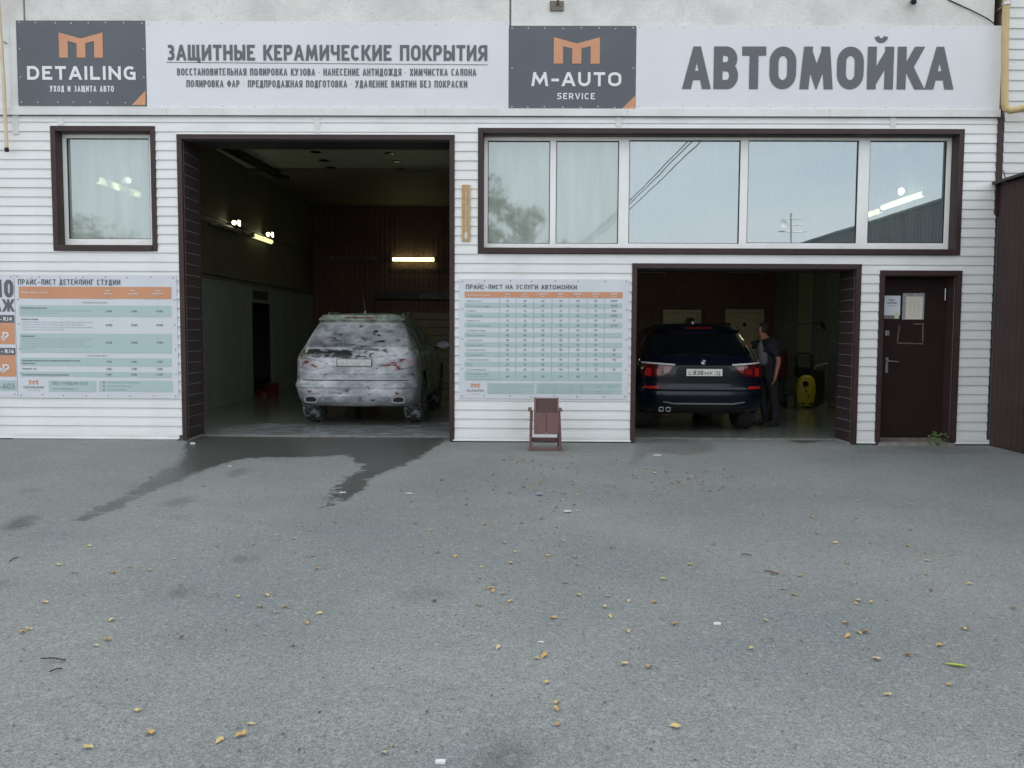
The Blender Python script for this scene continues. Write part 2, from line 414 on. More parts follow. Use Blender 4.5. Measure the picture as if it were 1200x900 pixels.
XX, YY = np.meshgrid(gx, gy)
wet = np.full(XX.shape, -.6)
for p in wet_polys: wet = np.maximum(wet, np.clip(seg_dist(XX, YY, p), -.6, .6))
stn = np.zeros(XX.shape)
for p, a in stain_polys: stn = np.maximum(stn, a * np.clip(seg_dist(XX, YY, p) / .10 + .5, 0, 1))
n1, n2 = len(gy), len(gx)
ZZ = 0.006 * np.sin(XX * .9 + 1) * np.cos(YY * .8) * (np.abs(XX) < 8)
me = bpy.data.meshes.new("asphalt_yard")
me.from_pydata(np.stack([XX.ravel(), YY.ravel(), ZZ.ravel()], 1).tolist(), [], [(j * n2 + i, j * n2 + i + 1, (j + 1) * n2 + i + 1, (j + 1) * n2 + i) for j in range(n1 - 1) for i in range(n2 - 1)])
for nm, arr in (("wet", wet), ("stain", stn)):
    at = me.attributes.new(nm, 'FLOAT', 'POINT'); at.data.foreach_set('value', arr.ravel().astype(np.float32))
me.polygons.foreach_set('use_smooth', [True] * len(me.polygons))

def asphalt():
    m, nt, p = new_mat('asphalt'); N, L = nt.nodes, nt.links
    t = N.new("ShaderNodeTexCoord")
    def noise(s, d=4, r=.6):
        n = N.new("ShaderNodeTexNoise"); n.inputs['Scale'].default_value = s; n.inputs['Detail'].default_value = d; n.inputs['Roughness'].default_value = r
        L.new(t.outputs['Object'], n.inputs['Vector']); return n.outputs['Fac']
    def mr(v, a, b, c, d):
        n = N.new("ShaderNodeMapRange"); n.interpolation_type = 'LINEAR'
        for k, x in zip(('From Min', 'From Max', 'To Min', 'To Max'), (a, b, c, d)): n.inputs[k].default_value = x
        L.new(v, n.inputs['Value']); return n.outputs[0]
    def mix(f, a, b, bt='MIX'):
        n = N.new("ShaderNodeMix"); n.data_type = 'RGBA'; n.blend_type = bt
        for s_, v in ((0, f), (6, a), (7, b)):
            if isinstance(v, tuple): n.inputs[s_].default_value = (*v, 1)
            elif isinstance(v, (int, float)): n.inputs[s_].default_value = v
            else: L.new(v, n.inputs[s_])
        return n.outputs[2]
    def math_(op, a, b):
        n = N.new("ShaderNodeMath"); n.operation = op
        for k, v in enumerate((a, b)):
            if isinstance(v, (int, float)): n.inputs[k].default_value = v
            else: L.new(v, n.inputs[k])
        return n.outputs[0]
    vo = N.new("ShaderNodeTexVoronoi"); vo.inputs['Scale'].default_value = 190; L.new(t.outputs['Object'], vo.inputs['Vector'])
    vo2 = N.new("ShaderNodeTexVoronoi"); vo2.inputs['Scale'].default_value = 60; L.new(t.outputs['Object'], vo2.inputs['Vector'])
    sep = N.new("ShaderNodeSeparateColor"); L.new(vo.outputs['Color'], sep.inputs[0])
    sep2 = N.new("ShaderNodeSeparateColor"); L.new(vo2.outputs['Color'], sep2.inputs[0])
    base = mix(mr(noise(.45, 4), .36, .64, 0, 1), (.190, .209, .210), (.250, .264, .259))
    base = mix(mr(noise(2.3, 5), .45, .75, 0, .5), base, (.215, .21, .19))
    stone = mix(mr(sep.outputs[0], 0, 1, 0, 1), (.42, .44, .45), (1.65, 1.65, 1.62))
    base = mix(.64, base, stone, 'MULTIPLY')
    chip = mr(sep2.outputs[0], .90, .97, 0, .45)
    base = mix(chip, base, (.38, .38, .37))
    pit = mr(sep2.outputs[1], .95, .99, 0, .35)
    base = mix(pit, base, (.06, .062, .065))
    wa = N.new("ShaderNodeAttribute"); wa.attribute_name = "wet"
    sa = N.new("ShaderNodeAttribute"); sa.attribute_name = "stain"
    jag = mr(noise(9, 5, .7), .3, .7, -.10, .10)
    w = mr(math_('ADD', wa.outputs['Fac'], jag), .0, .06, 0, 1)
    st = math_('MULTIPLY', sa.outputs['Fac'], mr(noise(14, 4), .3, .6, .5, 1))
    dk = mix(math_('MULTIPLY', w, .95), base, mix(1.0, base, (.30, .30, .28), 'MULTIPLY'))
    dk = mix(st, dk, mix(1.0, dk, (.42, .40, .36), 'MULTIPLY'))
    L.new(dk, p.inputs['Base Color'])
    L.new(mr(w, 0, 1, .86, .34), p.inputs['Roughness'])
    p.inputs['Specular IOR Level'].default_value = .35
    b = N.new("ShaderNodeBump"); b.inputs['Strength'].default_value = .55; b.inputs['Distance'].default_value = .006
    L.new(math_('ADD', sep.outputs[1], math_('MULTIPLY', noise(30, 3), 1.5)), b.inputs['Height']); L.new(b.outputs[0], p.inputs['Normal'])
    return m
me.materials.append(asphalt())
link("ground", me, kind='structure', label='grey weathered asphalt yard in front of the car wash')

# ================================================================== BUILDING SHELL
T = 0.52                                             # wall thickness
BX0, BX1, BY1, BH = -16.0, 6.13, 15.0, 14.0
XL, XR, YB, ZC = -5.78, 7.0, 12.26, 4.87             # inside of the hall
bld = empty("car_wash_building", (0, 0, 0), 'white sided car wash building with two open bays and a long window strip', 'building')

O1 = rect(217, 164, 527, 519)
O1 = (O1[0], 0.0, O1[2], O1[3])
O2 = rect(745, 315, 1000, 522); O2 = (O2[0], 0.0, O2[2], O2[3])
OD = rect(1033, 323, 1117, 520); OD = (OD[0], 0.0, OD[2], OD[3])
WL = rect(67.5, 154, 178, 288)
WS = rect(566, 157, 1121, 292)
print('openings', O1, O2, OD, WL, WS)

def wall_with_holes(mb, x0, x1, z0, z1, ya, yb, holes):
    xs = sorted({x0, x1} | {h[0] for h in holes} | {h[2] for h in holes})
    zs = sorted({z0, z1} | {h[1] for h in holes} | {h[3] for h in holes})
    xs = [x for x in xs if x0 <= x <= x1]; zs = [z for z in zs if z0 <= z <= z1]
    solid = {}
    for i in range(len(xs) - 1):
        for j in range(len(zs) - 1):
            cx, cz = (xs[i] + xs[i + 1]) / 2, (zs[j] + zs[j + 1]) / 2
            solid[i, j] = not any(h[0] < cx < h[2] and h[1] < cz < h[3] for h in holes)
    g = lambda i, j: solid.get((i, j), False)
    for (i, j), s_ in solid.items():
        if not s_: continue
        a, b, c, d = xs[i], xs[i + 1], zs[j], zs[j + 1]
        mb.add([(a, ya, c), (b, ya, c), (b, ya, d), (a, ya, d)], [(0, 1, 2, 3)])
        mb.add([(a, yb, c), (b, yb, c), (b, yb, d), (a, yb, d)], [(3, 2, 1, 0)])
        if not g(i - 1, j): mb.add([(a, ya, c), (a, yb, c), (a, yb, d), (a, ya, d)], [(3, 2, 1, 0)])
        if not g(i + 1, j): mb.add([(b, ya, c), (b, yb, c), (b, yb, d), (b, ya, d)], [(0, 1, 2, 3)])
        if not g(i, j - 1): mb.add([(a, ya, c), (b, ya, c), (b, yb, c), (a, yb, c)], [(3, 2, 1, 0)])
        if not g(i, j + 1): mb.add([(a, ya, d), (b, ya, d), (b, yb, d), (a, yb, d)], [(0, 1, 2, 3)])
ZF = P(600, 129).z                                   # under edge of the sign board zone
ZS = 5.36
core = MB(); wall_with_holes(core, BX0, BX1, -.05, ZS, .03, T, [(h[0], -.05 if h[1] == 0 else h[1], h[2], h[3]) for h in (O1, O2, OD)] + [WL, WS])
core.build('wall', M['core'], bld)

# ---- siding planks (lap profile), one object each
PITCH, Z0P = .1200, .075
def plank_mesh(x0, x1, h):
    e = .003
    pr = [(-.002, h), (.006, h), (.006, -.004), (-.0165, -.004), (-.0175, .004), (-.012, h * .48), (-.0105, h * .52)]
    mb = MB(); n = len(pr)
    mb.add([(x0, y, z) for y, z in pr] + [(x1, y, z) for y, z in pr], [tuple(range(n)), tuple(range(n, 2 * n))[::-1]] + [(i, n + i, n + (i + 1) % n, (i + 1) % n) for i in range(n)])
    return mb
TW = .065
def px_open(r, t=TW, sides='lrt'): return (r[0] - t, r[1], r[2] + t, r[3] + t)
holes_p = [px_open(O1), px_open(O2), px_open(OD), (WL[0] - TW, WL[1] - TW, WL[2] + TW, WL[3] + TW), (WS[0] - TW, WS[1] - TW, WS[2] + TW, WS[3] + TW)]
zt = P(600, 137).z
rnd = random.Random(4)
pm = {}
k = 0
while True:
    za = Z0P + k * PITCH
    if za > zt - .02: break
    h = min(PITCH, zt - za)
    segs = [(BX0 + 8.2, 6.128)]; extra = []
    for hx0, hz0, hx1, hz1 in holes_p:
        ov = min(za + h, hz1) - max(za, hz0)
        if ov > .02:
            new = []
            for a, b in segs:
                if hx0 > a: new.append((a, min(b, hx0)))
                if hx1 < b: new.append((max(a, hx1), b))
                if hx1 <= a or hx0 >= b: pass
            segs = [(a, b) for a, b in new if b - a > .02] if new else segs
            if za + h - hz1 > .012 and za < hz1: extra.append((hx0 - .0, hx1, hz1, za + h - hz1))
            if hz0 - za > .012: extra.append((hx0, hx1, za, hz0 - za))
    # the part of the row that a hole only clips from above or below is cut by its trim
    segs = sorted(set(segs))
    out = []
    for a, b in segs:
        if out and a < out[-1][1] - 1e-6: continue
        out.append((a, b))
    for a, b in out:
        if b - a < .04: continue
        key = (round(b - a, 3), round(h, 3))
        if key not in pm:
            pm[key] = plank_mesh(0, b - a, h).mesh('siding_plank', M['siding'])
        o = link('siding_plank', pm[key], bld, (a, rnd.uniform(-.0012, .0012), za))
    for a, b, zz, hh in extra:
        link('siding_plank', plank_mesh(0, b - a, hh).mesh('siding_plank', M['siding']), bld, (a, 0, zz))
    k += 1
print('plank rows', k)
# H-shaped joiners between plank lengths
for x, y0, y1 in ((19, 131, 158), (72, 138, 147), (372, 138, 156), (725, 138, 149), (1046, 138, 149)):
    a = rect(x - 3.5, y0, x + 3.5, y1)
    MB().box(a[0], a[2], -.021, -.0005, a[1], a[3]).build('joint_cover', M['siding_b'], bld, bevel=.002)
# foot trim of each wall section
for x0, x1, ya in ((-4.0, 211, 511), (531, 739, 513.5), (1003, 1025, 519), (1117, 1160, 519.5)):
    a = P(x0, 516).x if x0 > 0 else -8.2; b = P(x1, 516).x
    z = .072
    MB().prism([(-.022, z), (.004, z), (.004, z - .052), (-.036, z - .052), (-.036, z - .044), (-.022, z - .036)], 'x', a, b).build('foot_trim', M['fascia'], bld)
MB().box(P(16, 516).x, P(208, 516).x, -.012, .0, -.01, .018).build('plinth_strip', M['fascia'], bld)
MB().box(-8.2, P(14, 516).x, -.014, .0, -.01, .018).build('plinth_strip', M['brown'], bld)

# ---- flat fascia behind and under the signs: sheets between joints
zb = zt
fx = [-8.2, P(-60, 130).x, P(197, 130).x, P(499, 130).x, P(735, 130).x, P(971, 130).x, 6.12]
for a, b in zip(fx[:-1], fx[1:]):
    MB().prism([(-.030, zb + .012), (-.046, zb), (-.050, zb + .004), (-.050, zb + .095), (.028, zb + .100), (.028, zb + .012)], 'x', a + .0015, b - .0015).build('drip_board', M['fascia'], bld)
zsign1 = P(600, 128).z
zsign0t = P(600, 27).z
fz = [(-8.2, -6.62), (-6.617, -3.0), (-2.997, 1.0), (1.003, 6.1)]
for a, b in fz:
    MB().box(a, b, -.012, .028, zb + .102, ZS).build('backing_sheet', M['fascia'], bld)

# ---- concrete wall panels above
conc = mat('whitewashed_concrete', (.62, .60, .57), .9, (.44, .42, .38), 1.6, 9, .5, 55, amt=(.52, .80))
def concrete():
    m, nt, p = new_mat('whitewashed_render'); N, L = nt.nodes, nt.links
    t = N.new("ShaderNodeTexCoord")
    def noise(s, d=6, r=.65):
        n = N.new("ShaderNodeTexNoise"); n.inputs['Scale'].default_value = s; n.inputs['Detail'].default_value = d; n.inputs['Roughness'].default_value = r
        L.new(t.outputs['Object'], n.inputs['Vector']); return n.outputs['Fac']
    def mr(v, a, b, c, d):
        n = N.new("ShaderNodeMapRange")
        for k, x in zip(('From Min', 'From Max', 'To Min', 'To Max'), (a, b, c, d)): n.inputs[k].default_value = x
        L.new(v, n.inputs['Value']); return n.outputs[0]
    def mix(f, a, b):
        n = N.new("ShaderNodeMix"); n.data_type = 'RGBA'
        for s_, v in ((0, f), (6, a), (7, b)):
            if isinstance(v, tuple): n.inputs[s_].default_value = (*v, 1)
            else: L.new(v, n.inputs[s_])
        return n.outputs[2]
    c = mix(mr(noise(3.0), .35, .65, 0, 1), (.76, .745, .725), (.68, .665, .645))
    c = mix(mr(noise(1.1, 8), .46, .62, 0, .85), c, (.58, .565, .55))
    c = mix(mr(noise(26, 5), .55, .72, 0, .55), c, (.50, .49, .47))
    L.new(c, p.inputs['Base Color']); p.inputs['Roughness'].default_value = .92
    b = N.new("ShaderNodeBump"); b.inputs['Strength'].default_value = .7; b.inputs['Distance'].default_value = .012
    L.new(noise(34, 5), b.inputs['Height']); L.new(b.outputs[0], p.inputs['Normal'])
    return m
CONC = concrete()
xj = [BX0, P(25, 10).x, P(598, 12).x, 6.06]
for i, (a, b) in enumerate(zip(xj[:-1], xj[1:])):
    for z0, z1 in ((ZS - .03, 6.9), (6.92, 10.4), (10.42, BH)):
        MB().box(a + .012, b - .012, .055, .34, z0, z1).build('concrete_panel', CONC, bld, bevel=.012)
MB().box(BX0, 6.03, .09, .52, ZS + .002, BH - .01).build('upper_wall', mat('joint_mortar', (.20, .18, .16), .95, (.33, .31, .28), 12), bld)
# roof and outer shell
sh = MB()
sh.box(BX0, XR + .5, T + .002, BY1, BH - .3, BH)
sh.box(BX0, BX0 + .3, T + .002, BY1, -.05, BH - .3)
sh.box(XR + .2, XR + .5, T + .002, BY1, -.05, BH - .3)
sh.box(BX0 + .3, XR + .2, BY1 - .3, BY1, -.05, BH - .3)
sh.build('outer_shell', mat('grey_render', (.35, .34, .33), .9), bld)

# ---- opening trims: face strips and reveal cladding
def strip(parent, name, x0, x1, z0, z1, y0=-.024, y1=.0, m='brown'):
    return MB().box(x0, x1, y0, y1, z0, z1).build(name, M[m], parent, bevel=.003)
def opening_trim(r, bottom=False, tw=TW):
    x0, z0, x1, z1 = r
    strip(bld, 'opening_trim', x0 - tw, x0, z0 + (.0 if bottom else .01), z1, -.026, .03)
    strip(bld, 'opening_trim', x1, x1 + tw, z0 + (.0 if bottom else .01), z1, -.026, .03)
    strip(bld, 'opening_trim', x0 - tw, x1 + tw, z1 + .0005, z1 + tw, -.028, .03)
    if bottom: strip(bld, 'opening_trim', x0 - tw, x1 + tw, z0 - tw, z0 - .0005, -.028, .03)
opening_trim(O1); opening_trim(O2); opening_trim(OD)
# reveal planks inside bay 1 (left, right, head) and bay 2
def reveal_planks(r, head=True, pitch=.145):
    x0, z0, x1, z1 = r
    n = int((z1 - .02) / pitch); ms = {}
    for s_, xx in ((1, x0), (-1, x1)):
        prof = [(0, 0), (.007 * s_, .004), (.007 * s_, pitch - .009), (0, pitch - .005)]
        mb = MB(); mb.prism(prof, 'y', .032, T + .01)
        me_ = mb.mesh('reveal_plank', M['reveal'])
        for i in range(n + 1):
            o = link('reveal_plank', me_, bld, (xx, 0, .02 + i * pitch))
            if .02 + (i + 1) * pitch > z1: o.scale.z = max(.05, (z1 - .02 - i * pitch) / pitch)
    if head:
        m2 = MB(); 
        nn = 3
        for i in range(nn):
            a = .034 + i * (T - .03) / nn
            MB().box(x0 + .008, x1 - .008, a, a + (T - .03) / nn - .006, z1 - .012, z1 - .001).build('soffit_plank', M['reveal'], bld)
reveal_planks(O1); reveal_planks(O2, pitch=.145)
for r in (O1, O2):      # a white edge bead along the inner corner of the left jamb
    MB().box(r[0] - .01, r[0] + .012, T + .012, T + .03, .0, r[3]).build('corner_bead', M['brown'], bld)

# ---- windows
def glass_mat(name, milk, mcol, gl, tint, rgh):
    m, nt, p = new_mat(name); N, L = nt.nodes, nt.links
    out = N['Material Output']
    N.remove(p)
    d = N.new("ShaderNodeBsdfDiffuse")
    t = N.new("ShaderNodeTexCoord"); g = N.new("ShaderNodeMapping"); g.inputs['Scale'].default_value = (5, 1, .5)
    n = N.new("ShaderNodeTexNoise"); n.inputs['Scale'].default_value = 2.0; n.inputs['Detail'].default_value = 5
    L.new(t.outputs['Object'], g.inputs['Vector']); L.new(g.outputs[0], n.inputs['Vector'])
    r = N.new("ShaderNodeMapRange"); r.inputs['From Min'].default_value = .3; r.inputs['From Max'].default_value = .7
    r.inputs['To Min'].default_value = milk * .8; r.inputs['To Max'].default_value = min(1, milk * 1.2)
    L.new(n.outputs['Fac'], r.inputs['Value'])
    d.inputs['Color'].default_value = (*mcol, 1)
    gsy = N.new("ShaderNodeBsdfGlossy"); gsy.inputs['Roughness'].default_value = rgh; gsy.inputs['Color'].default_value = (*tint, 1)
    tr = N.new("ShaderNodeBsdfTransparent"); tr.inputs['Color'].default_value = (.75, .8, .78, 1)
    a = N.new("ShaderNodeMixShader"); L.new(r.outputs[0], a.inputs[0]); L.new(tr.outputs[0], a.inputs[1]); L.new(d.outputs[0], a.inputs[2])
    b = N.new("ShaderNodeMixShader"); b.inputs[0].default_value = gl; L.new(a.outputs[0], b.inputs[1]); L.new(gsy.outputs[0], b.inputs[2])
    # faint waviness of the panes
    n3 = N.new("ShaderNodeTexNoise"); n3.inputs['Scale'].default_value = 1.3; L.new(t.outputs['Object'], n3.inputs['Vector'])
    bp = N.new("ShaderNodeBump"); bp.inputs['Strength'].default_value = .03; bp.inputs['Distance'].default_value = .03
    L.new(n3.outputs['Fac'], bp.inputs['Height']); L.new(bp.outputs[0], gsy.inputs['Normal'])
    L.new(b.outputs[0], out.inputs['Surface'])
    return m
GL_MILK = glass_mat('film_glass_milky', .80, (.34, .39, .365), .20, (.88, .94, .96), .035)
GL_CLR = glass_mat('film_glass_reflective', .50, (.21, .255, .27), .28, (.86, .93, .98), .014)

def window(r, panes, dep, name_label):
    x0, z0, x1, z1 = r
    w = link('window', None, bld); w.empty_display_size = .1
    w['label'] = name_label
    for (a, b, c, d) in ((x0 - TW, x0, z0 - TW, z1 + TW), (x1, x1 + TW, z0 - TW, z1 + TW)):
        MB().box(a, b, -.026, .03, c, d).build('trim_board', M['brown'], w, bevel=.003)
    MB().box(x0 + .0005, x1 - .0005, -.027, .03, z1, z1 + TW).build('trim_board', M['brown'], w, bevel=.003)
    MB().box(x0 + .0005, x1 - .0005, -.040, .03, z0 - TW, z0).build('window_sill', M['brown'], w, bevel=.003)
    # reveal linings
    MB().box(x0 - .002, x0 + .006, .031, dep + .01, z0, z1).build('lining', M['brown'], w)
    MB().box(x1 - .006, x1 + .002, .031, dep + .01, z0, z1).build('lining', M['brown'], w)
    MB().box(x0 + .007, x1 - .007, .031, dep + .01, z1 - .006, z1 + .002).build('lining', M['brown'], w)
    MB().box(x0 + .007, x1 - .007, -.028, dep + .01, z0 - .004, z0 + .008).build('lining', M['brown'], w)
    # white frame with pane openings
    X0, X1, Z0, Z1 = x0 + .0065, x1 - .0065, z0 + .0085, z1 - .0065
    hs = [rect(*p[:4], Y=dep) for p in panes]
    f = MB(); wall_with_holes(f, X0, X1, Z0, Z1, dep, dep + .07, hs)
    f.build('window_frame', M['frame'], w, bevel=.004)
    for h_, p in zip(hs, panes):
        MB().box(h_[0] - .004, h_[2] + .004, dep + .030, dep + .036, h_[1] - .004, h_[3] + .004).build('pane', p[4], w)
        g = MB(); 
        for bx in ((h_[0], h_[0] + .008, h_[1], h_[3]), (h_[2] - .008, h_[2], h_[1], h_[3]), (h_[0] + .008, h_[2] - .008, h_[1], h_[1] + .008), (h_[0] + .008, h_[2] - .008, h_[3] - .008, h_[3])):
            g.box(bx[0] - .001, bx[1] + .001, dep + .014, dep + .029, bx[2], bx[3])
        g.build('gasket', M['black'], w)
        for t_ in (.18, .86):        # drain caps under each pane
            xx = h_[0] + (h_[2] - h_[0]) * t_
            MB().box(xx - .02, xx + .02, dep - .006, dep, h_[1] - .040, h_[1] - .028).build('drain_cap', M['frame'], w, bevel=.002)
    return w
w1 = window(WL, [(79, 162, 175.5, 280, GL_MILK)], .13, 'single window with milky pane left of the tall bay')
w2 = window(WS, [(571.5, 165, 644.5, 285.5, GL_MILK), (651.5, 165, 725, 285.5, GL_MILK), (737, 164.5, 867, 285.5, GL_CLR), (876, 164.5, 1005, 285, GL_CLR), (1018, 165, 1108, 285, GL_CLR)], .15,
            'long strip of five panes above the low bay')

# ---- entrance door
dn = link('entrance_door', None, bld); dn['label'] = 'dark brown metal door with two paper notices'
DM = mat('door_metal', (.026, .014, .014), .5, (.019, .010, .010), 2.5, 4, .1, 90, spec=.2)
DY = .22
L0 = rect(1033.5, 326, 1106, 516, Y=DY)
leafz = (.075, OD[3] - .015)
MB().box(OD[0] + .03, L0[2], DY, DY + .05, leafz[0], leafz[1]).build('door_leaf', DM, dn, bevel=.006)
MB().box(OD[0] + .001, OD[0] + .028, .032, DY + .03, .03, OD[3] - .002).build('door_jamb', M['brown'], dn)
MB().box(OD[2] - .012, OD[2] - .001, .032, DY + .06, .03, OD[3] - .002).build('door_jamb', M['brown'], dn)
MB().box(L0[2] + .004, OD[2] - .013, DY - .012, DY + .06, .03, OD[3] - .014).build('door_jamb', M['brown'], dn, bevel=.004)
MB().box(OD[0] + .03, OD[2] - .013, .032, DY + .06, OD[3] - .013, OD[3] - .002).build('door_head', M['brown'], dn)
MB().box(OD[0] - .02, OD[2] + .02, -.06, DY + .1, -.02, .028).build('door_step', mat('worn_concrete_sill', (.30, .28, .25), .8, (.20, .18, .16), 12), dn, bevel=.006)
MB().box(OD[0] + .03, OD[2] - .02, DY - .03, DY + .05, .03, .068).build('threshold', mat('worn_metal', (.30, .27, .23), .5, (.18, .16, .14), 9, metal=.4), dn, bevel=.004)
a = rect(1038, 419, 1041, 437, Y=DY - .01); MB().box(a[0], a[2], DY - .012, DY - .001, a[1], a[3]).build('handle_plate', M['steel'], dn, bevel=.003)
hA, hB = P(1039.5, 423, DY - .05), P(1053, 424, DY - .05)
MB().bar((hA.x, DY - .012, hA.z), hA, .009).bar(hA, hB, .008).build('door_handle', M['steel'], dn, smooth=True)
a = rect(1037.5, 387.5, 1042.5, 393.5, Y=DY - .01); MB().box(a[0], a[2], DY - .014, DY - .001, a[1], a[3]).build('lock_plate', M['steel'], dn, bevel=.003)
for y in (338, 500):
    a = rect(1106.5, y, 1108.5, y + 14, Y=DY - .01); MB().bar(((a[0] + a[2]) / 2, DY - .014, a[1]), ((a[0] + a[2]) / 2, DY - .014, a[3]), .010).build('hinge', M['steel'] if y < 400 else M['brown'], dn)
# tape marks left on the door
tp = MB(); TAPE = mat('old_tape', (.16, .13, .12), .6, (.06, .045, .045), 25, amt=(.45, .6))
for x0, y0, x1, y1 in ((1054, 381, 1051.5, 401), (1051.5, 402, 1081.5, 402.8), (1081.5, 401, 1081.5, 381), (1070, 379.5, 1083, 379.8)):
    p0, p1 = P(x0, y0, DY - .001), P(x1, y1, DY - .001); tp.beam(p0, p1, .0012, .016, up=(p1 - p0).cross(Vector((0, 1, 0))).normalized())
tp.build('tape_mark', TAPE, dn)
# papers fixed on the door: things of their own
pa = empty('paper_notice', P(1045, 370, DY - .004), 'white paper notice taped to the left side of the brown door', 'notice')
def on(parent, mb, name, m, **k):
    o = mb.build(name, m, None, **k); o.parent = parent; o.matrix_parent_inverse = Matrix.Translation(-Vector(parent.location)); return o
a = rect(1035, 346.5, 1055, 369.5, Y=DY - .003)
on(pa, MB().box(a[0], a[2], DY - .004, DY - .002, a[1], a[3]), 'sheet', mat('paper_white', (.74, .76, .82), .7))
a = rect(1048, 366, 1053.5, 373.5, Y=DY - .003)
on(pa, MB().box(a[0], a[2], DY - .0065, DY - .0045, a[1], a[3]), 'sticky_note', mat('paper_green', (.62, .68, .50), .7))
a = rect(1036, 369.8, 1047.5, 373.5, Y=DY - .003)
on(pa, MB().box(a[0], a[2], DY - .004, DY - .002, a[1], a[3]), 'dark_sticker', mat('sticker', (.14, .12, .11), .5, (.3, .28, .26), 60))
tx = MB()
text_px(tx, "ТЕХ", 1041, 353.2, 1048.5, 350.9, DY - .0046, bold=.1); text_px(tx, "ПЕРЕРЫВ", 1039, 355.9, 1050.8, 354.2, DY - .0046, bold=.1)
text_px(tx, "15 минут", 1041, 359, 1049, 357.6, DY - .0046)
on(pa, tx, 'print', M['ink'])
pb = empty('paper_schedule', P(1070, 374, DY - .004), 'cream table sheet in a clear plastic sleeve on the brown door', 'notice')
a = rect(1057.5, 343.5, 1083, 374.5, Y=DY - .003)
on(pb, MB().box(a[0], a[2], DY - .004, DY - .002, a[1], a[3]), 'plastic_sleeve', mat('clear_sleeve', (.30, .30, .30), .18, (.42, .42, .43), 20))
a = rect(1061.5, 347.5, 1081, 374, Y=DY - .005)
on(pb, MB().box(a[0], a[2], DY - .006, DY - .0045, a[1], a[3]), 'sheet', mat('paper_cream', (.70, .66, .58), .7))
tb = MB()
for i in range(13):
    zz = a[3] - .045 - i * .019
    for j in range(3):
        xx = a[0] + .035 + j * .057
        tb.add([(xx, DY - .0064, zz), (xx + .038, DY - .0064, zz), (xx + .038, DY - .0064, zz + .005), (xx, DY - .0064, zz + .005)], [(0, 1, 2, 3)])
on(pb, tb, 'table_rules', mat('faint_print', (.48, .44, .38), .7))

# a tuft of weed beside the door
wd = empty('weed_plant', (G(1107, 525).x, -.07, 0), 'small green weed growing at the foot of the brown door', 'weed')
lf = MB(); r3 = random.Random(8)
for i in range(46):
    an = r3.uniform(0, 6.28); rr = r3.uniform(.01, .14); h = r3.uniform(.02, .26) * (1 - rr * 3.6)
    c = Vector((math.cos(an) * rr, math.sin(an) * rr * .5, max(.015, h))); s_ = r3.uniform(.018, .034)
    u = Vector((r3.uniform(-1, 1), r3.uniform(-1, 1), r3.uniform(-.4, .7))).normalized(); v = u.orthogonal().normalized()
    lf.add([c - u * s_, c + v * s_ * .5, c + u * s_ * 1.1, c - v * s_ * .5], [(0, 1, 2, 3)])
on(wd, MB().add([tuple(Vector(p) + Vector(wd.location)) for p in lf.v], lf.f), 'leaves', mat('weed_green', (.06, .14, .03), .6, (.10, .19, .04), 30))
stm = MB()
for an in (0.3, 1.6, 2.9, 4.4): stm.bar(wd.location, Vector(wd.location) + Vector((math.cos(an) * .06, math.sin(an) * .03, .18)), .003, 5)
on(wd, stm, 'stem', mat('weed_stem', (.12, .16, .05), .7))
# ================================================================== INTERIOR OF THE HALL
def floor_mat():
    m, nt, p = new_mat('wet_hall_floor'); N, L = nt.nodes, nt.links
    t = N.new("ShaderNodeTexCoord")
    def noise(s, d=5, r=.6, st=(1, 1, 1)):
        g = N.new("ShaderNodeMapping"); g.inputs['Scale'].default_value = st; L.new(t.outputs['Object'], g.inputs['Vector'])
        n = N.new("ShaderNodeTexNoise"); n.inputs['Scale'].default_value = s; n.inputs['Detail'].default_value = d; n.inputs['Roughness'].default_value = r
        L.new(g.outputs[0], n.inputs['Vector']); return n.outputs['Fac']
    def mr(v, a, b, c, d):
        n = N.new("ShaderNodeMapRange")
        for k, x in zip(('From Min', 'From Max', 'To Min', 'To Max'), (a, b, c, d)): n.inputs[k].default_value = x
        L.new(v, n.inputs['Value']); return n.outputs[0]
    def mix(f, a, b):
        n = N.new("ShaderNodeMix"); n.data_type = 'RGBA'
        for s_, v in ((0, f), (6, a), (7, b)):
            if isinstance(v, tuple): n.inputs[s_].default_value = (*v, 1)
            else: L.new(v, n.inputs[s_])
        return n.outputs[2]
    c = mix(mr(noise(1.2), .35, .65, 0, 1), (.20, .215, .19), (.26, .27, .24))
    fa = N.new("ShaderNodeAttribute"); fa.attribute_name = "foam"
    ad = N.new("ShaderNodeMath"); ad.operation = 'ADD'; L.new(fa.outputs['Fac'], ad.inputs[0]); L.new(mr(noise(5, 6, .7, (.45, 2.2, 1)), .25, .75, -.95, .95), ad.inputs[1])
    f = mr(ad.outputs[0], .05, .75, 0, .85)
    c = mix(f, c, (.50, .58, .68))
    L.new(c, p.inputs['Base Color'])
    L.new(mr(noise(.8, 3), .35, .65, .10, .24), p.inputs['Roughness'])
    b = N.new("ShaderNodeBump"); b.inputs['Strength'].default_value = .06; b.inputs['Distance'].default_value = .01
    L.new(noise(3, 2), b.inputs['Height']); L.new(b.outputs[0], p.inputs['Normal'])
    return m
fx_ = np.arange(-8.6, XR + .01, .1); fy_ = np.arange(0, YB - .50, .1)
FX, FY = np.meshgrid(fx_, fy_); FYw = FY + .50
foam = np.full(FX.shape, -.6)
fp = [G(x, y, .012) for x, y in ((262, 512), (255, 503), (300, 496), (345, 497), (372, 500), (400, 499), (480, 498), (505, 494), (560, 496), (560, 511))]
foam = np.clip(seg_dist(FX, FYw, [(p.x, p.y) for p in fp]) / .30 + .10, -.9, .28)
me = bpy.data.meshes.new('hall_floor'); nx = len(fx_)
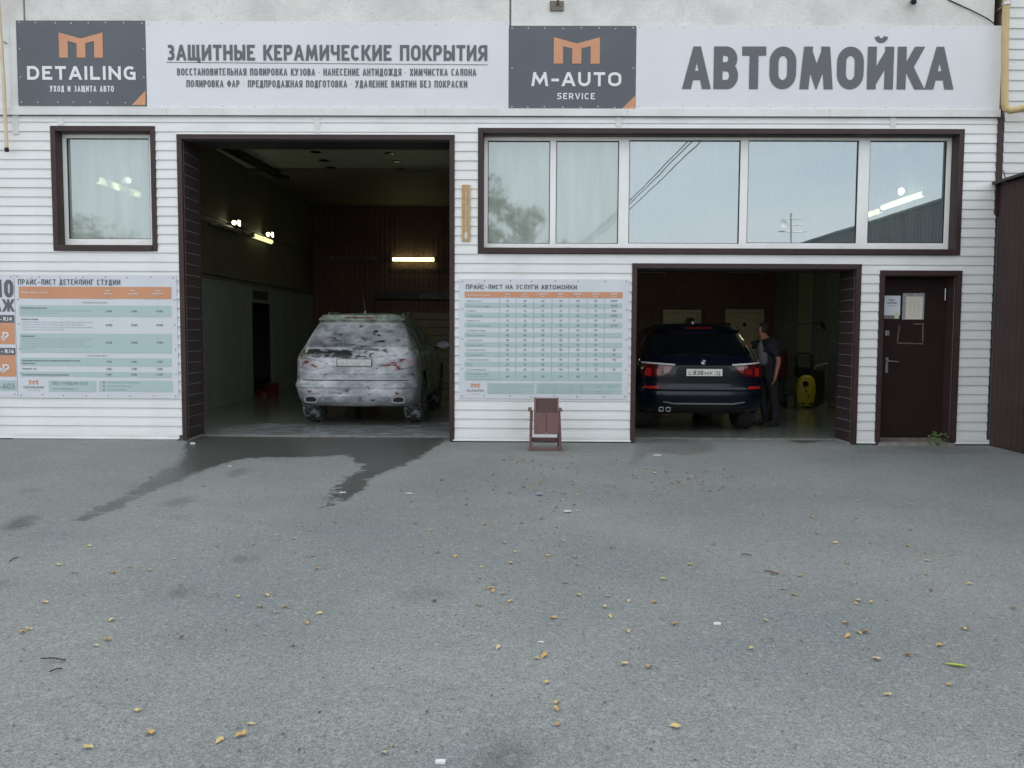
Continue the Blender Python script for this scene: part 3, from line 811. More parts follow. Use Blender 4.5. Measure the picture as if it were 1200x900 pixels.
me.from_pydata(np.stack([FX.ravel(), FYw.ravel(), np.full(FX.size, .012)], 1).tolist(), [], [(j * nx + i, j * nx + i + 1, (j + 1) * nx + i + 1, (j + 1) * nx + i) for j in range(len(fy_) - 1) for i in range(nx - 1)])
at = me.attributes.new('foam', 'FLOAT', 'POINT'); at.data.foreach_set('value', foam.ravel().astype(np.float32))
me.materials.append(floor_mat())
link('floor', me, kind='structure', label='wet concrete floor of the wash hall with foamy water')
sill = MB(); sill.box(O1[0] + .01, O1[2] - .01, .47, .50, -.01, .016); sill.box(O2[0] + .01, O2[2] - .01, .47, .50, -.01, .016)
for nm, r in (('floor_edge', O1), ('floor_edge', O2)):
    MB().box(r[0] + .01, r[2] - .01, .47, .4995, -.01, .016).build(nm, mat('edge_angle', (.25, .25, .24), .5, (.14, .14, .13), 12), kind='structure')

CW = mat('hall_wall_green', (.20, .225, .19), .5, (.16, .175, .15), 1.5, 4, stretch=(1, 1, .3))
CW2 = mat('hall_wall_olive', (.14, .13, .095), .6, (.11, .10, .08), 1.5, 4)
CB = mat('hall_wall_brown', (.20, .105, .08), .5, (.16, .08, .06), 2, 4)
def corrugated_x(X, y0, y1, z0, z1, side, pitch=.11, d=.018, thick=.0):
    """ribbed sheet on plane x = X running along y; side = +1 if the ribs stand towards +x"""
    pts = []; y = y0
    while y < y1 - 1e-6:
        for a, dd in ((0, 0), (.25, 0), (.38, d), (.85, d), (.98, 0)):
            if y + a * pitch <= y1: pts.append((y + a * pitch, dd))
        y += pitch
    pts.append((y1, 0))
    mb = MB(); n = len(pts)
    mb.add([(X + side * dd, yy, z0) for yy, dd in pts] + [(X + side * dd, yy, z1) for yy, dd in pts] + [(X - side * .03, yy, z0) for yy, dd in (pts[0], pts[-1])] + [(X - side * .03, yy, z1) for yy, dd in (pts[0], pts[-1])],
           [(i, i + 1, n + i + 1, n + i) for i in range(n - 1)] + [(2 * n, 2 * n + 1, 2 * n + 3, 2 * n + 2)])
    return mb
def corrugated_y(Y, x0, x1, z0, z1, pitch=.14, d=.014):
    pts = []; x = x0
    while x < x1 - 1e-6:
        for a, dd in ((0, 0), (.3, 0), (.4, d), (.9, d), (1.0, 0)):
            if x + a * pitch <= x1 and not (a == 1.0): pts.append((x + a * pitch, dd))
        x += pitch
    pts.append((x1, 0)); n = len(pts); mb = MB()
    mb.add([(xx, Y - dd, z0) for xx, dd in pts] + [(xx, Y - dd, z1) for xx, dd in pts], [(i, i + 1, n + i + 1, n + i) for i in range(n - 1)])
    return mb
ZL = 2.42
DW = (W(296, 400, XL).y, W(317, 400, XL).y)        # doorway in the left wall
print('side doorway', DW)
corrugated_x(XL, T + .01, DW[0], .0, ZL, 1).build('interior_wall', CW, kind='structure')
corrugated_x(XL, DW[1], YB, .0, ZL, 1).build('interior_wall', CW, kind='structure')
corrugated_x(XL, DW[0], DW[1], 2.06, ZL, 1).build('interior_wall', CW, kind='structure')
MB().box(XL - .1, XL + .002, 3.3, YB, ZL + .002, ZC).build('interior_wall', CW2, kind='structure')
MB().box(XL - 1.4, XL - .1, DW[0] - .5, DW[0] - .45, 0, 2.4).box(XL - 1.4, XL - 1.35, DW[0] - .45, DW[1] + .5, 0, 2.4).build('interior_wall', CW2, kind='structure')
for zz in (ZL, ZL + .075):
    MB().box(XL + .003, XL + .06, T + .02, YB - .02, zz, zz + .028).build('interior_rail', mat('rail_grey', (.16, .15, .13), .5), kind='structure')
MB().box(XL - .02, XL + .05, T + .02, YB - .02, 3.56, 3.585).build('interior_rail', mat('rail_olive', (.12, .11, .08), .5), kind='structure')
sg = W(305, 355, XL + .02)
MB().box(XL + .02, XL + .035, sg.y - .5, sg.y + .5, 2.14, 2.32).build('door_plate', M['black'], label='dark plate over the side doorway on the left wall', cat='plate')
# right wall; its lit strip is a pale board added further below
corrugated_x(XR, T + .01, YB, .0, ZC, -1, pitch=.16).build('interior_wall', CW, kind='structure')
# back wall
GR = rect(443, 366, 690, 450, Y=YB)
corrugated_y(YB, XL, XR, .0, 2.30).build('back_wall', CB, kind='structure')
corrugated_y(YB, XL, XR, 2.33, ZC).build('back_wall', CB, kind='structure')
MB().box(XL, XR, YB - .05, YB + .02, 2.295, 2.335).build('interior_rail', mat('rail_brown', (.17, .10, .07), .5), kind='structure')
MB().box(XL, XR, YB - .06, YB + .02, ZC - .04, ZC - .002).build('interior_rail', mat('rail_brown2', (.15, .11, .08), .5), kind='structure')
MB().box(XL, XR + .02, YB + .025, YB + .2, 0, ZC).build('back_wall', CB, kind='structure')
# ceiling with a downstand beam; rear part coloured dark for the weaker light there
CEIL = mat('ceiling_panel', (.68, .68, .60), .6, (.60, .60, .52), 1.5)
CEIL_DIM = mat('ceiling_shaded', (.20, .17, .13), .7)
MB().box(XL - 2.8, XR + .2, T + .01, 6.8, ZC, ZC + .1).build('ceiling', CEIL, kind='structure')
MB().box(XL, XR + .2, 7.02, YB + .1, ZC + .02, ZC + .1).build('ceiling', CEIL_DIM, kind='structure')
MB().box(XL, XR, 6.8, 7.02, ZC - .10, ZC + .1).build('ceiling_beam', CEIL_DIM, kind='structure')
for x, y in ((370, 178), (380, 188), (388, 196.5), (397, 202.5), (457, 179.5), (465, 189), (471, 198), (476, 203.8)):
    p = G(x, y, ZC)
    c = MB().lathe([(.115, -.004), (.115, .0), (.0, 0)], (0, 0, 0), n=20)
    dl = empty('recessed_ceiling_lamp', (p.x, p.y, ZC - .002), None, 'ceiling lamp', 'unlit round lamps recessed in the ceiling')
    k9 = ((370, 380, 388, 397), (457, 465, 471, 476)); row9 = 0 if x < 420 else 1
    dl['label'] = 'dark round recessed lamp in the pale hall ceiling, %s in the %s row' % (('nearest', 'second', 'third', 'farthest')[k9[row9].index(x)], ('left', 'right')[row9])
    del dl['group']; dl['group'] = 'round lamps recessed in the hall ceiling'
    c.build('lamp_ring', M['black'], dl); MB().lathe([(.0, -.012), (.07, -.010), (.09, -.004)], (0, 0, 0), n=16).build('lamp_lens', mat('dark_lens', (.02, .02, .02), .2), dl)
# cable tray under the ceiling
ta, tb_ = G(263, 171, ZC - .1), G(334, 209, ZC - .1)
tr_ = empty('cable_tray', (0, 0, 0), 'dark perforated cable tray under the hall ceiling along the left side', 'cable tray')
MB().beam(ta + Vector((-.09, 0, 0)), tb_ + Vector((-.09, 0, 0)), .015, .09).build('side_rail', M['black'], tr_)
MB().beam(ta + Vector((.09, 0, 0)), tb_ + Vector((.09, 0, 0)), .015, .09).build('side_rail', M['black'], tr_)
n_ = 18
for i in range(n_):
    c = ta.lerp(tb_, (i + .5) / n_); MB().box(c.x - .085, c.x + .085, c.y - .03, c.y + .03, c.z - .03, c.z - .015).build('rung', M['black'], tr_)
for i in range(3):
    c = ta.lerp(tb_, (i + .5) / 3); MB().bar((c.x + .11, c.y, c.z), (c.x + .11, c.y, ZC), .008).build('hanger', M['steel'], tr_)
# pipe on the left wall
q = [W(270, 195, XL + .07), W(276, 206, XL + .07), W(280, 212, XL + .07)]
pw = MB(); pw.tube([(XL + .07, 2.6, 4.6), (XL + .07, 2.6, 4.2), (XL + .07, 2.9, 4.12)], .025).build('wall_pipe', CW2, label='short grey pipe stub high on the left hall wall', cat='pipe')

# fluorescent fittings
TUBE_ON = emit('tube_lit', (.92, 1.0, .46), 3.5)
TUBE_ON2 = emit('tube_lit_warm', (.86, .88, .42), .62)
BULB = emit('flood_lit', (1, 1, .6), 5)
TUBE_OFF = mat('tube_off', (.28, .24, .20), .5)
FIX = mat('fitting_grey', (.30, .29, .26), .5)
def tube_light(a, b, m, label, n_dir, r=.035, cat='strip light', group=None):
    a, b = Vector(a), Vector(b); n_dir = Vector(n_dir); c = (a + b) / 2
    e = empty('strip_light', c, label, cat, group)
    a2, b2 = a - c, b - c
    MB().beam(a2 - n_dir * .04, b2 - n_dir * .04, .08, .05, up=n_dir).build('light_housing', FIX, e)
    d = (b2 - a2).normalized()
    MB().tube([a2 + d * .03, a2 + d * .06, b2 - d * .06, b2 - d * .03], r, 12).build('light_tube', m, e, smooth=True)
    for p in (a2, b2): MB().beam(p - d * .03, p + d * .03, .09, .09, up=n_dir).build('end_cap', FIX, e)
    return e
yw = YB - .09
a, b = P(459, 304, yw), P(510, 304, yw); z = (a.z + b.z) / 2
tube_light((a.x, yw, z), (b.x, yw, z), TUBE_ON, 'lit yellowish strip light on the back wall of the tall bay', (0, -1, 0), .045)
a, b = P(388, 302.5, yw), P(439, 302.5, yw); z = (a.z + b.z) / 2
tube_light((a.x, yw, z), (b.x, yw, z), TUBE_OFF, 'unlit strip light on the back wall left of the lit one', (0, -1, 0))
OFF2 = mat('tube_off_pale', (.62, .60, .36), .5)
for x0, x1, lb in ((742, 780, 'unlit pale strip light on the back wall above the left cream door'), (851, 893, 'unlit pale strip light on the back wall above the right cream door')):
    a, b = P(x0, 318, yw), P(x1, 318, yw); z = (a.z + b.z) / 2
    tube_light((a.x, yw, z), (b.x, yw, z), OFF2, lb, (0, -1, 0), .045)
xw = XL + .1
for x0, x1, yy, m, lb in ((251, 279, 266, TUBE_OFF, 'unlit strip light on the left hall wall nearest the bay opening'), (295.5, 318, 279.5, TUBE_ON2, 'lit strip light on the left hall wall farther inside')):
    y0, y1 = W(x0, yy, xw).y, W(x1, yy, xw).y; z = W((x0 + x1) / 2, yy, xw).z
    tube_light((xw, y0, z), (xw, y1, z), m, lb, (1, 0, 0), .05)
def flood(c, label):
    e = empty('flood_lamp', c, label, 'flood lamp')
    MB().box(-.05, .07, -.07, .07, -.06, .06).build('lamp_body', M['black'], e, bevel=.01)
    MB().box(.071, .078, -.06, .06, -.05, .05).build('lamp_glass', BULB, e)
    MB().lathe([(0, -.050), (.032, -.042), (.042, -.01), (.0421, 0)], (.0, -.0705, 0), 'y', 14).build('lamp_bulb', BULB, e)
    MB().bar((-.05, 0, 0), (-.16, 0, .03), .012).build('bracket', M['steel'], e)
    return e
c = W(276, 261.5, XL + .17); flood(c, 'small bright flood lamp on the left hall wall near the bay opening')
c = W(315.5, 275, XL + .17); flood(c, 'small bright flood lamp on the left hall wall farther inside')
# behind the panes on the right: lamps of the hall's right wall; behind the left window: a strip light of the side room
xr = XR - .1
for x0, x1, y0, lb in ((1034, 1084, 235, 'lit strip light seen through the rightmost pane of the window strip'), (1010, 1034, 250, 'lit strip light farther inside, seen at the lower left of the rightmost pane')):
    ya, yb_ = W(x0, y0, xr).y, W(x1, y0, xr).y; z = W((x0 + x1) / 2, y0, xr).z
    tube_light((xr, ya, z), (xr, yb_, z), emit('tube_window', (.95, .95, .55), 4.5), lb, (-1, 0, 0), .05)
c = W(1056, 224, XR - .2)
e = empty('flood_lamp', c, 'bright flood lamp seen through the rightmost pane of the window strip', 'flood lamp')
MB().lathe([(0, -.07), (.04, -.05), (.055, 0), (.03, .04), (0, .05)], (0, 0, 0), 'y', 16).build('lamp_bulb', emit('flood_window', (1, 1, .85), 30), e, smooth=True)
MB().bar((0, .07, 0), (.18, .1, 0), .012).build('bracket', M['steel'], e)
XA = -6.5
ya, yb_ = W(112, 210, XA).y, W(163, 228, XA).y; z = (W(112, 210, XA).z + W(163, 228, XA).z) / 2
tube_light((XA, ya, z), (XA, yb_, z), emit('tube_window2', (.95, .93, .50), 8), 'lit strip light seen slanting through the left window', (1, 0, 0), .05)
c = W(148, 212, XA)
e = empty('flood_lamp', c, 'bright lamp seen through the left window above the strip light', 'flood lamp')
MB().lathe([(0, -.07), (.05, -.05), (.07, 0), (.04, .04), (0, .05)], (0, 0, 0), 'y', 16).build('lamp_bulb', emit('flood_window2', (1, 1, .85), 40), e, smooth=True)
MB().bar((0, .05, 0), (-.15, .08, 0), .012).build('bracket', M['steel'], e)
# side room behind the left window
MB().box(-8.62, -8.6, T + .01, YB, 0, ZC).box(-8.6, XL - .1, 4.6, 4.62, 0, ZC).build('interior_wall', mat('side_room', (.28, .30, .27), .7), kind='structure')

# back gate and doors
def panel_door(name, r, Y, m, mf, label, cat, handle=True):
    e = empty(name, ((r[0] + r[2]) / 2, Y, 0), label, cat)
    w = (r[2] - r[0]) / 2; h = r[3]
    MB().box(-w + .09, w - .09, -.05, 0, .01, h - .09).build('door_leaf', m, e, bevel=.008)
    for s_ in (-1, 1): MB().box(s_ * w - (.08 if s_ > 0 else 0), s_ * w + (.08 if s_ < 0 else 0), -.08, .0, 0, h).build('door_frame', mf, e, bevel=.006)
    MB().box(-w + .081, w - .081, -.08, 0, h - .08, h).build('door_frame', mf, e, bevel=.006)
    MB().box(-w + .16, w - .16, -.064, -.051, h * .55, h - .2).build('raised_panel', m, e, bevel=.006)
    if handle: MB().bar((-w + .16, -.05, h * .46), (-w + .16, -.11, h * .46), .015).bar((-w + .16, -.11, h * .46), (-w + .28, -.11, h * .46), .012).build('handle', M['steel'], e)
    return e
CRM = mat('cream_door', (.72, .66, .44), .5, (.66, .60, .40), 3)
CRF = mat('cream_frame', (.68, .63, .45), .5)
r1 = rect(776, 363, 820.5, 452, Y=YB - .02); r2 = rect(849, 362.5, 893.5, 452, Y=YB - .02)
d1 = panel_door('inner_door', r1, YB - .02, CRM, CRF, 'cream door in the brown back wall with a small brown sign', 'door')
d2 = panel_door('inner_door', r2, YB - .02, CRM, CRF, 'cream door in the brown back wall right of the first, marked with a dark dot', 'door')
MB().prism([(.05, r1[3] - .40), (.28, r1[3] - .40), (.34, r1[3] - .22), (.13, r1[3] - .22)], 'y', -.072, -.066).build('small_sign', mat('sign_brown', (.08, .04, .035), .5), d1)
MB().lathe([(.0, -.072), (.05, -.070), (.05, -.064)], (0, 0, r2[3] - .42), 'y', 16).build('round_sign', M['black'], d2)
GM = mat('gate_sheet', (.36, .31, .19), .5, (.32, .27, .165), 2)
gt = empty('roller_gate', ((GR[0] + GR[2]) / 2, YB - .03, 0), 'wide beige roller gate in the back wall behind the foamed car', 'gate')
gw = (GR[2] - GR[0]) / 2; gh = GR[3]
sm = MB().prism([(0, 0), (-.012, .02), (-.012, .2), (0, .215)], 'x', -gw + .06, gw - .06).mesh('gate_slat', GM)
for i in range(int(gh / .22)): link('gate_slat', sm, gt, (0, 0, .02 + i * .22))
for s_ in (-1, 1): MB().box(s_ * gw - .05, s_ * gw + .05, -.05, .0, 0, gh + .06).build('guide_rail', CB, gt)
MB().box(-gw, gw, -.05, 0, gh - .02, gh + .06).build('lintel', CB, gt)
# lettering and black strip board on the back wall
yb2 = YB - .02
a = rect(440, 342, 640, 352.5, Y=yb2)
bs = empty('strip_board', ((a[0] + a[2]) / 2, yb2, a[1]), 'long black strip board over the roller gate', 'sign')
on(bs, MB().box(a[0], a[2], yb2 - .03, yb2, a[1], a[3]), 'board', mat('board_black', (.02, .018, .016), .4))
tx = MB(); text_px(tx, "(ВЪЕЗД)", 492, 349.5, 512, 344.5, yb2 - .032, bold=.1); on(bs, tx, 'lettering', mat('dim_letter', (.30, .28, .25), .5))
wt = empty('wall_lettering', P(455, 330, yb2), 'dark lettering about polishing painted on the brown back wall', 'lettering')
tx = MB(); text_px(tx, "ПОЛИРОВКА КУЗОВА АВТО", 455, 321, 535, 315, yb2 - .002, bold=.08)
on(wt, tx, 'heading', mat('dark_letter', (.025, .018, .014), .5))
tx = MB(); text_px(tx, "нанокерамика жидкое стекло воск", 458, 327.5, 532, 325.5, yb2 - .002); text_px(tx, "химчистка салона", 470, 332, 528, 330, yb2 - .002); text_px(tx, "предпродажная", 485, 336.5, 526, 334.5, yb2 - .002)
on(wt, tx, 'small_lines', mat('dark_letter2', (.035, .024, .018), .5))
# bench and red bucket by the left wall, far end
c = G(318, 463, .012)
bk = empty('red_bucket', (c.x, c.y, .012), 'low red bucket on the hall floor near the side doorway', 'bucket')
REDP = mat('red_plastic', (.14, .015, .012), .5)
MB().lathe([(.0, .01), (.14, 0), (.15, .02), (.19, .26), (.20, .27), (.185, .265), (.14, .03), (0, .03)], (0, 0, 0), n=20).build('pail', REDP, bk, smooth=True)
MB().tube([(-.19, 0, .26), (-.17, -.06, .18), (0, -.12, .12), (.17, -.06, .18), (.19, 0, .26)], .006, 6).build('bail', M['steel'], bk)
c2 = G(309, 463, .012)
MB().lathe([(0, 0), (.16, 0), (.17, .08), (.12, .12), (0, .12)], (0, 0, 0), n=16).build('red_basin', REDP, None, smooth=True, loc=(c2.x, c2.y, .012), label='shallow red basin beside the red bucket', cat='basin')
# ================================================================== SIGNS
def banner(name, label, x0, y0, x1, y1, m, Y, screws=9, scm='screw_l', thick=.012, side=0):
    r = rect(x0, y0, x1, y1, Y=Y)
    e = empty(name, ((r[0] + r[2]) / 2, Y, r[1]), label, 'banner' if 'price' not in name else 'price board')
    # lightly rippled sheet
    nx_, nz_ = max(8, int((r[2] - r[0]) * 10)), 10
    rn = random.Random(int(x0)); ph = rn.uniform(0, 6)
    vs = [(r[0] + (r[2] - r[0]) * i / nx_, Y - .0016 * math.sin(i * .9 + ph) * math.sin(j * .8 + ph) * (0 < i < nx_ and 0 < j < nz_), r[1] + (r[3] - r[1]) * j / nz_) for j in range(nz_ + 1) for i in range(nx_ + 1)]
    fs = [(j * (nx_ + 1) + i, j * (nx_ + 1) + i + 1, (j + 1) * (nx_ + 1) + i + 1, (j + 1) * (nx_ + 1) + i) for j in range(nz_) for i in range(nx_)]
    mb = MB().add(vs, fs)
    mb.box(r[0], r[2], Y + .003, Y + thick, r[1], r[3])
    on(e, mb, 'sheet', m)
    sm_ = MB().lathe([(0, -.004), (.006, -.003), (.009, 0)], (0, 0, 0), 'y', 8).mesh('screw', M[scm])
    loc = e.location
    for k in range(screws):
        xx = r[0] + .04 + (r[2] - r[0] - .08) * (k + rn.uniform(-.12, .12) * (0 < k < screws - 1)) / (screws - 1)
        for zz in (r[1] + .035, r[3] - .03):
            o = link('screw', sm_, e); o.location = Vector((xx, Y - .002, zz + rn.uniform(-.006, .006))) - Vector(loc)
    for k in range(side):
        zz = r[1] + (r[3] - r[1]) * (k + 1) / (side + 1)
        for xx in (r[0] + .04, r[2] - .03):
            o = link('screw', sm_, e); o.location = Vector((xx, Y - .002, zz)) - Vector(loc)
    return e, r
YS = -.030
YT = YS - .0035
b1, r1_ = banner('banner', 'slate banner with orange M logo and white word DETAILING at the upper left', 20, 24, 171, 123.5, M['dark_print'], YS, 8, side=2)
mb = MB(); logo_px(mb, 69, 38, 120.5, 67.5, YT); on(b1, mb, 'logo', M['orange'])
tx = MB(); stroke_px(tx, "DETAILING", 32, 93.5, 159, 77.5, YT, .21, .22); on(b1, tx, 'lettering', M['ink_w'])
tx = MB(); stroke_px(tx, "УХОД И ЗАЩИТА АВТО", 58.5, 107.5, 133.5, 100.5, YT, .17, .16); on(b1, tx, 'small_lettering', M['ink_w'])
def corner(e, x0, y0, x1, y1):
    a, b, c = P(x0, y1, YT), P(x1, y1, YT), P(x1, y0, YT)
    on(e, MB().add([a, b, c], [(0, 1, 2)]), 'corner_triangle', M['orange'])
corner(b1, 154.5, 106, 170.6, 123)
b2, r2_ = banner('banner', 'white banner listing ceramic coating services between the two slate banners', 171.4, 25, 596, 128, M['white_banner'], YS + .002, 21)
tx = MB(); stroke_px(tx, "ЗАЩИТНЫЕ КЕРАМИЧЕСКИЕ ПОКРЫТИЯ", 195, 71.0, 571, 52.5, YT, .19, .105)
a, b = P(195, 73.2, YT), P(571.5, 76.2, YT); tx.add([(a.x, YT, a.z), (b.x, YT, b.z), (b.x, YT, b.z + .007), (a.x, YT, a.z + .007)], [(0, 1, 2, 3)])
on(b2, tx, 'heading', M['ink'])
tx = MB(); stroke_px(tx, "ВОССТАНОВИТЕЛЬНАЯ ПОЛИРОВКА КУЗОВА · НАНЕСЕНИЕ АНТИДОЖДЯ · ХИМЧИСТКА САЛОНА", 207.5, 88.6, 558, 80.2, YT, .17, .12); on(b2, tx, 'service_line', M['ink'])
tx = MB(); stroke_px(tx, "ПОЛИРОВКА ФАР · ПРЕДПРОДАЖНАЯ ПОДГОТОВКА · УДАЛЕНИЕ ВМЯТИН БЕЗ ПОКРАСКИ", 218.5, 102.4, 547.5, 94.1, YT, .17, .12); on(b2, tx, 'service_line', M['ink'])
b3, r3_ = banner('banner', 'slate banner with orange M logo and white words M-AUTO SERVICE in the middle', 596.4, 30.2, 745, 128.8, M['dark_print'], YS, 8, side=1)
mb = MB(); logo_px(mb, 649, 43.5, 703, 74.5, YT); on(b3, mb, 'logo', M['orange'])
tx = MB()
stroke_px(tx, "M-AUTO", 622.5, 101, 728, 84.5, YT, .20, .22); on(b3, tx, 'lettering', M['ink_w'])
tx = MB(); stroke_px(tx, "SERVICE", 653, 116.3, 697, 109, YT, .18, .28); on(b3, tx, 'small_lettering', M['ink_w'])
corner(b3, 727.5, 112, 744.5, 128.5)
b4, r4_ = banner('banner', 'white banner with large slate word АВТОМОЙКА at the upper right', 745.4, 29.8, 1173, 128, M['white_banner'], YS + .002, 17)
tx = MB(); stroke_px(tx, "АВТОМОЙКА", 800.5, 104.5, 1116, 54.5, YT, .215, .085); on(b4, tx, 'lettering', M['ink'])

# ---- price boards
def cells(e, m, rects, Y, name='table_band'):
    for q in rects:
        r = rect(*q, Y=Y); on(e, MB().add([(r[0], Y, r[1]), (r[2], Y, r[1]), (r[2], Y, r[3]), (r[0], Y, r[3])], [(0, 1, 2, 3)]), name, m)
def words(mb, s, x, y, h, Y, sx=.85, fit='l', bold=0):
    p = P(x, y, Y); q = P(x, y - h, Y)
    text_into(mb, s, p.x, sx, p.z, q.z, Y, 0, fit, bold)
YP = -.026; Y1 = YP - .0035; Y2 = YP - .0050
c1, rr1 = banner('price_board', 'price board with teal rows left of the tall bay, headed ПРАЙС-ЛИСТ ДЕТЕЙЛИНГ СТУДИИ', 19, 322, 208, 466.5, M['poster'], YP, 8, 'screw', side=4)
tx = MB(); stroke_px(tx, "ПРАЙС-ЛИСТ ДЕТЕЙЛИНГ СТУДИИ", 21, 333.8, 141, 327.3, Y1, .17, .15); on(c1, tx, 'heading', M['ink'])
cells(c1, M['orange'], [(22, 336, 200.8, 350)], Y1, 'orange_band')
tb1 = [(22.5, 358, 200.5, 371), (23.5, 391, 200.8, 413.5), (24, 419.5, 200.8, 429), (24.2, 436, 201, 441.8)]
cells(c1, M['teal'], tb1, Y1)
cells(c1, M['teal'], [(57, 446, 112.5, 459), (116, 446, 202, 459)], Y1, 'contact_band')
tx = MB()
for s_, x, y in (("Наименование услуги", 24.5, 343.6),): words(tx, s_, x, y, 2.5, Y2)
for s_, x in (("Класс\nлегковой", 126), ("Класс\nкроссовер", 156), ("Класс\nвнедорожник", 185)):
    for i, w_ in enumerate(s_.split("\n")): words(tx, w_, x, 341.5 + i * 3.6, 1.9, Y2, fit='c', bold=.1)
on(c1, tx, 'column_heads', M['ink_w'])
tx = MB()
for s_, x, y in (("Предпродажная подготовка", 24.5, 361.6), ("Химчистка салона", 24.8, 374.8), ("Нанокерамика", 25, 394.6), ("Абразивная полировка кузова и нанесение защитного состава", 25.4, 423.2), ("жидкое стекло", 25.4, 426.5),
                 ("Полировка фар", 26, 432.8), ("Восстановительная полировка кузова автомобиля", 26, 439.8)): words(tx, s_, x, y, 2.0, Y2, bold=.08)
words(tx, "Комплексное предложение", 111, 355.3, 1.9, Y2, fit='c'); words(tx, "Полировочные работы", 114, 417.6, 1.9, Y2, fit='c')
for y, vv in ((365.8, ("12 000", "15 000", "18 000")), (382, ("20 000", "25 000", "30 000")), (402.6, ("35 000", "37 000", "40 000")), (425, ("7 000", "8 000", "9 000")), (433.4, ("2 000", "2 500", "3 000")), (440, ("8 000", "10 000", "12 000"))):
    for x, v in zip((127.5, 157, 187), vv): words(tx, v, x, y, 2.4, Y2, fit='c', bold=.1)
on(c1, tx, 'table_text', M['ink_s'])
tx = MB()
for y, n in ((364.6, 1), (367.4, .55), (378, 1), (380.8, .9), (383.8, 1), (386.6, .6), (397.6, 1), (400.4, .93), (403.3, .9), (406.4, 1), (409.4, .2)):
    s_ = "глубокая полировка кузова составом в один слой с подготовкой и мойкой"; words(tx, s_[:int(len(s_) * n)], 24.8, y, 1.5, Y2, sx=1.12)
on(c1, tx, 'small_lines', M['line'])
mb = MB(); logo_px(mb, 34, 445.3, 44.5, 450.5, Y1); on(c1, mb, 'logo', M['orange'])
tx = MB(); text_px(tx, "DETAILING", 27.5, 455, 51.5, 452.3, Y1, bold=.12); text_px(tx, "ТЕЛ.: +7 (922) 471 22 67", 61, 450.8, 103, 447.4, Y2, bold=.05); text_px(tx, "www.mdetailing.ru", 61, 456.6, 91, 454, Y2)
text_px(tx, "detailing", 33, 457.6, 47, 456.4, Y1)
text_px(tx, "instagram m-detailing", 126, 449, 163, 447.2, Y2); text_px(tx, "vk m-detailing", 126, 453.2, 153, 451.4, Y2); text_px(tx, "m-detailing", 126, 457.4, 148, 455.6, Y2)
for y in (447, 451.3, 455.6):
    q = rect(120.5, y, 123, y + 2.2, Y=Y2); tx.add([(q[0], Y2, q[1]), (q[2], Y2, q[1]), (q[2], Y2, q[3]), (q[0], Y2, q[3])], [(0, 1, 2, 3)])
on(c1, tx, 'contact_text', M['ink_s'])
# left poster, cut by the edge of the picture
c0, rr0 = banner('price_poster', 'tyre service poster with orange price blocks at the far left edge', -150, 321, 18.4, 464.5, M['poster'], YP, 7, 'screw')
c0['category'] = 'poster'
tx = MB(); stroke_px(tx, "ШИНО", -38, 348.5, 16, 327.5, Y1, .21, .13); stroke_px(tx, "МОНТАЖ", -60, 365, 16.5, 350.5, Y1, .20, .15); on(c0, tx, 'heading', M['ink'])
cells(c0, M['ink'], [(-60, 369, 16.8, 378), (-60, 407.5, 18, 416)], Y1, 'dark_band')
cells(c0, M['orange'], [(-60, 378.2, 17.2, 403), (-60, 416.2, 18.5, 441)], Y1, 'orange_band')
cells(c0, M['teal'], [(-60, 445.5, 19, 457.5)], Y1, 'contact_band')
tx = MB(); text_px(tx, "- R14", 0, 376, 14, 371.2, Y2, bold=.1); text_px(tx, "- R16", 1.5, 413.8, 16.5, 409, Y2, bold=.1)
text_px(tx, "₽", 1.8, 399.5, 10.5, 389, Y2, bold=.06); text_px(tx, "0₽", -6, 437, 11.3, 427, Y2, bold=.06); on(c0, tx, 'price_text', M['ink_w'])
tx = MB(); text_px(tx, "-603", 0, 455.8, 17, 448.8, Y2, bold=.04); on(c0, tx, 'phone_text', M['ink_s'])

c2_, rr2 = banner('price_board', 'price board with many narrow teal rows between the two bays, headed ПРАЙС-ЛИСТ НА УСЛУГИ АВТОМОЙКИ', 538, 327, 736.5, 467.5, M['poster'], YP, 8, 'screw', side=3)
tx = MB(); stroke_px(tx, "ПРАЙС-ЛИСТ НА УСЛУГИ АВТОМОЙКИ", 546, 339, 676, 333.6, Y1, .19, .15); on(c2_, tx, 'heading', M['ink'])
cells(c2_, M['orange'], [(544.5, 342, 729.8, 349)], Y1, 'orange_band')
cells(c2_, M['teal'], [(544.5, 355.2 + i * 11.5, 728.8, 360.8 + i * 11.5) for i in range(7)] + [(544.5, 435.4, 728.6, 446)], Y1)
cells(c2_, M['teal'], [(571, 448.8, 626, 461.5), (628.5, 448.8, 728.2, 461.5)], Y1, 'note_band')
ln = MB()
for x in (585, 604.5, 625, 646.5, 666.5, 687.5, 708):
    q = rect(x - .25, 349.5, x + .25, 446, Y=Y2); ln.add([(q[0], Y2, q[1]), (q[2], Y2, q[1]), (q[2], Y2, q[3]), (q[0], Y2, q[3])], [(0, 1, 2, 3)])
on(c2_, ln, 'column_lines', M['line'])
colx = (594.5, 615, 636, 657, 677, 698, 719.5)
tx = MB(); words(tx, "Наименование услуги", 547, 346.6, 2.2, Y2)
for x, (s1, s2) in zip(colx, (("Класс", "легковой"), ("Класс", "кроссовер"), ("Внедорожник", "джип"), ("Класс", "минивэн"), ("Микроавт", "бус"), ("Грузовые", "газель"), ("Другие", "грузовые"))):
    words(tx, s1, x, 345.2, 1.8, Y2, fit='c', bold=.1); words(tx, s2, x, 348, 1.6, Y2, fit='c')
on(c2_, tx, 'column_heads', M['ink_w'])
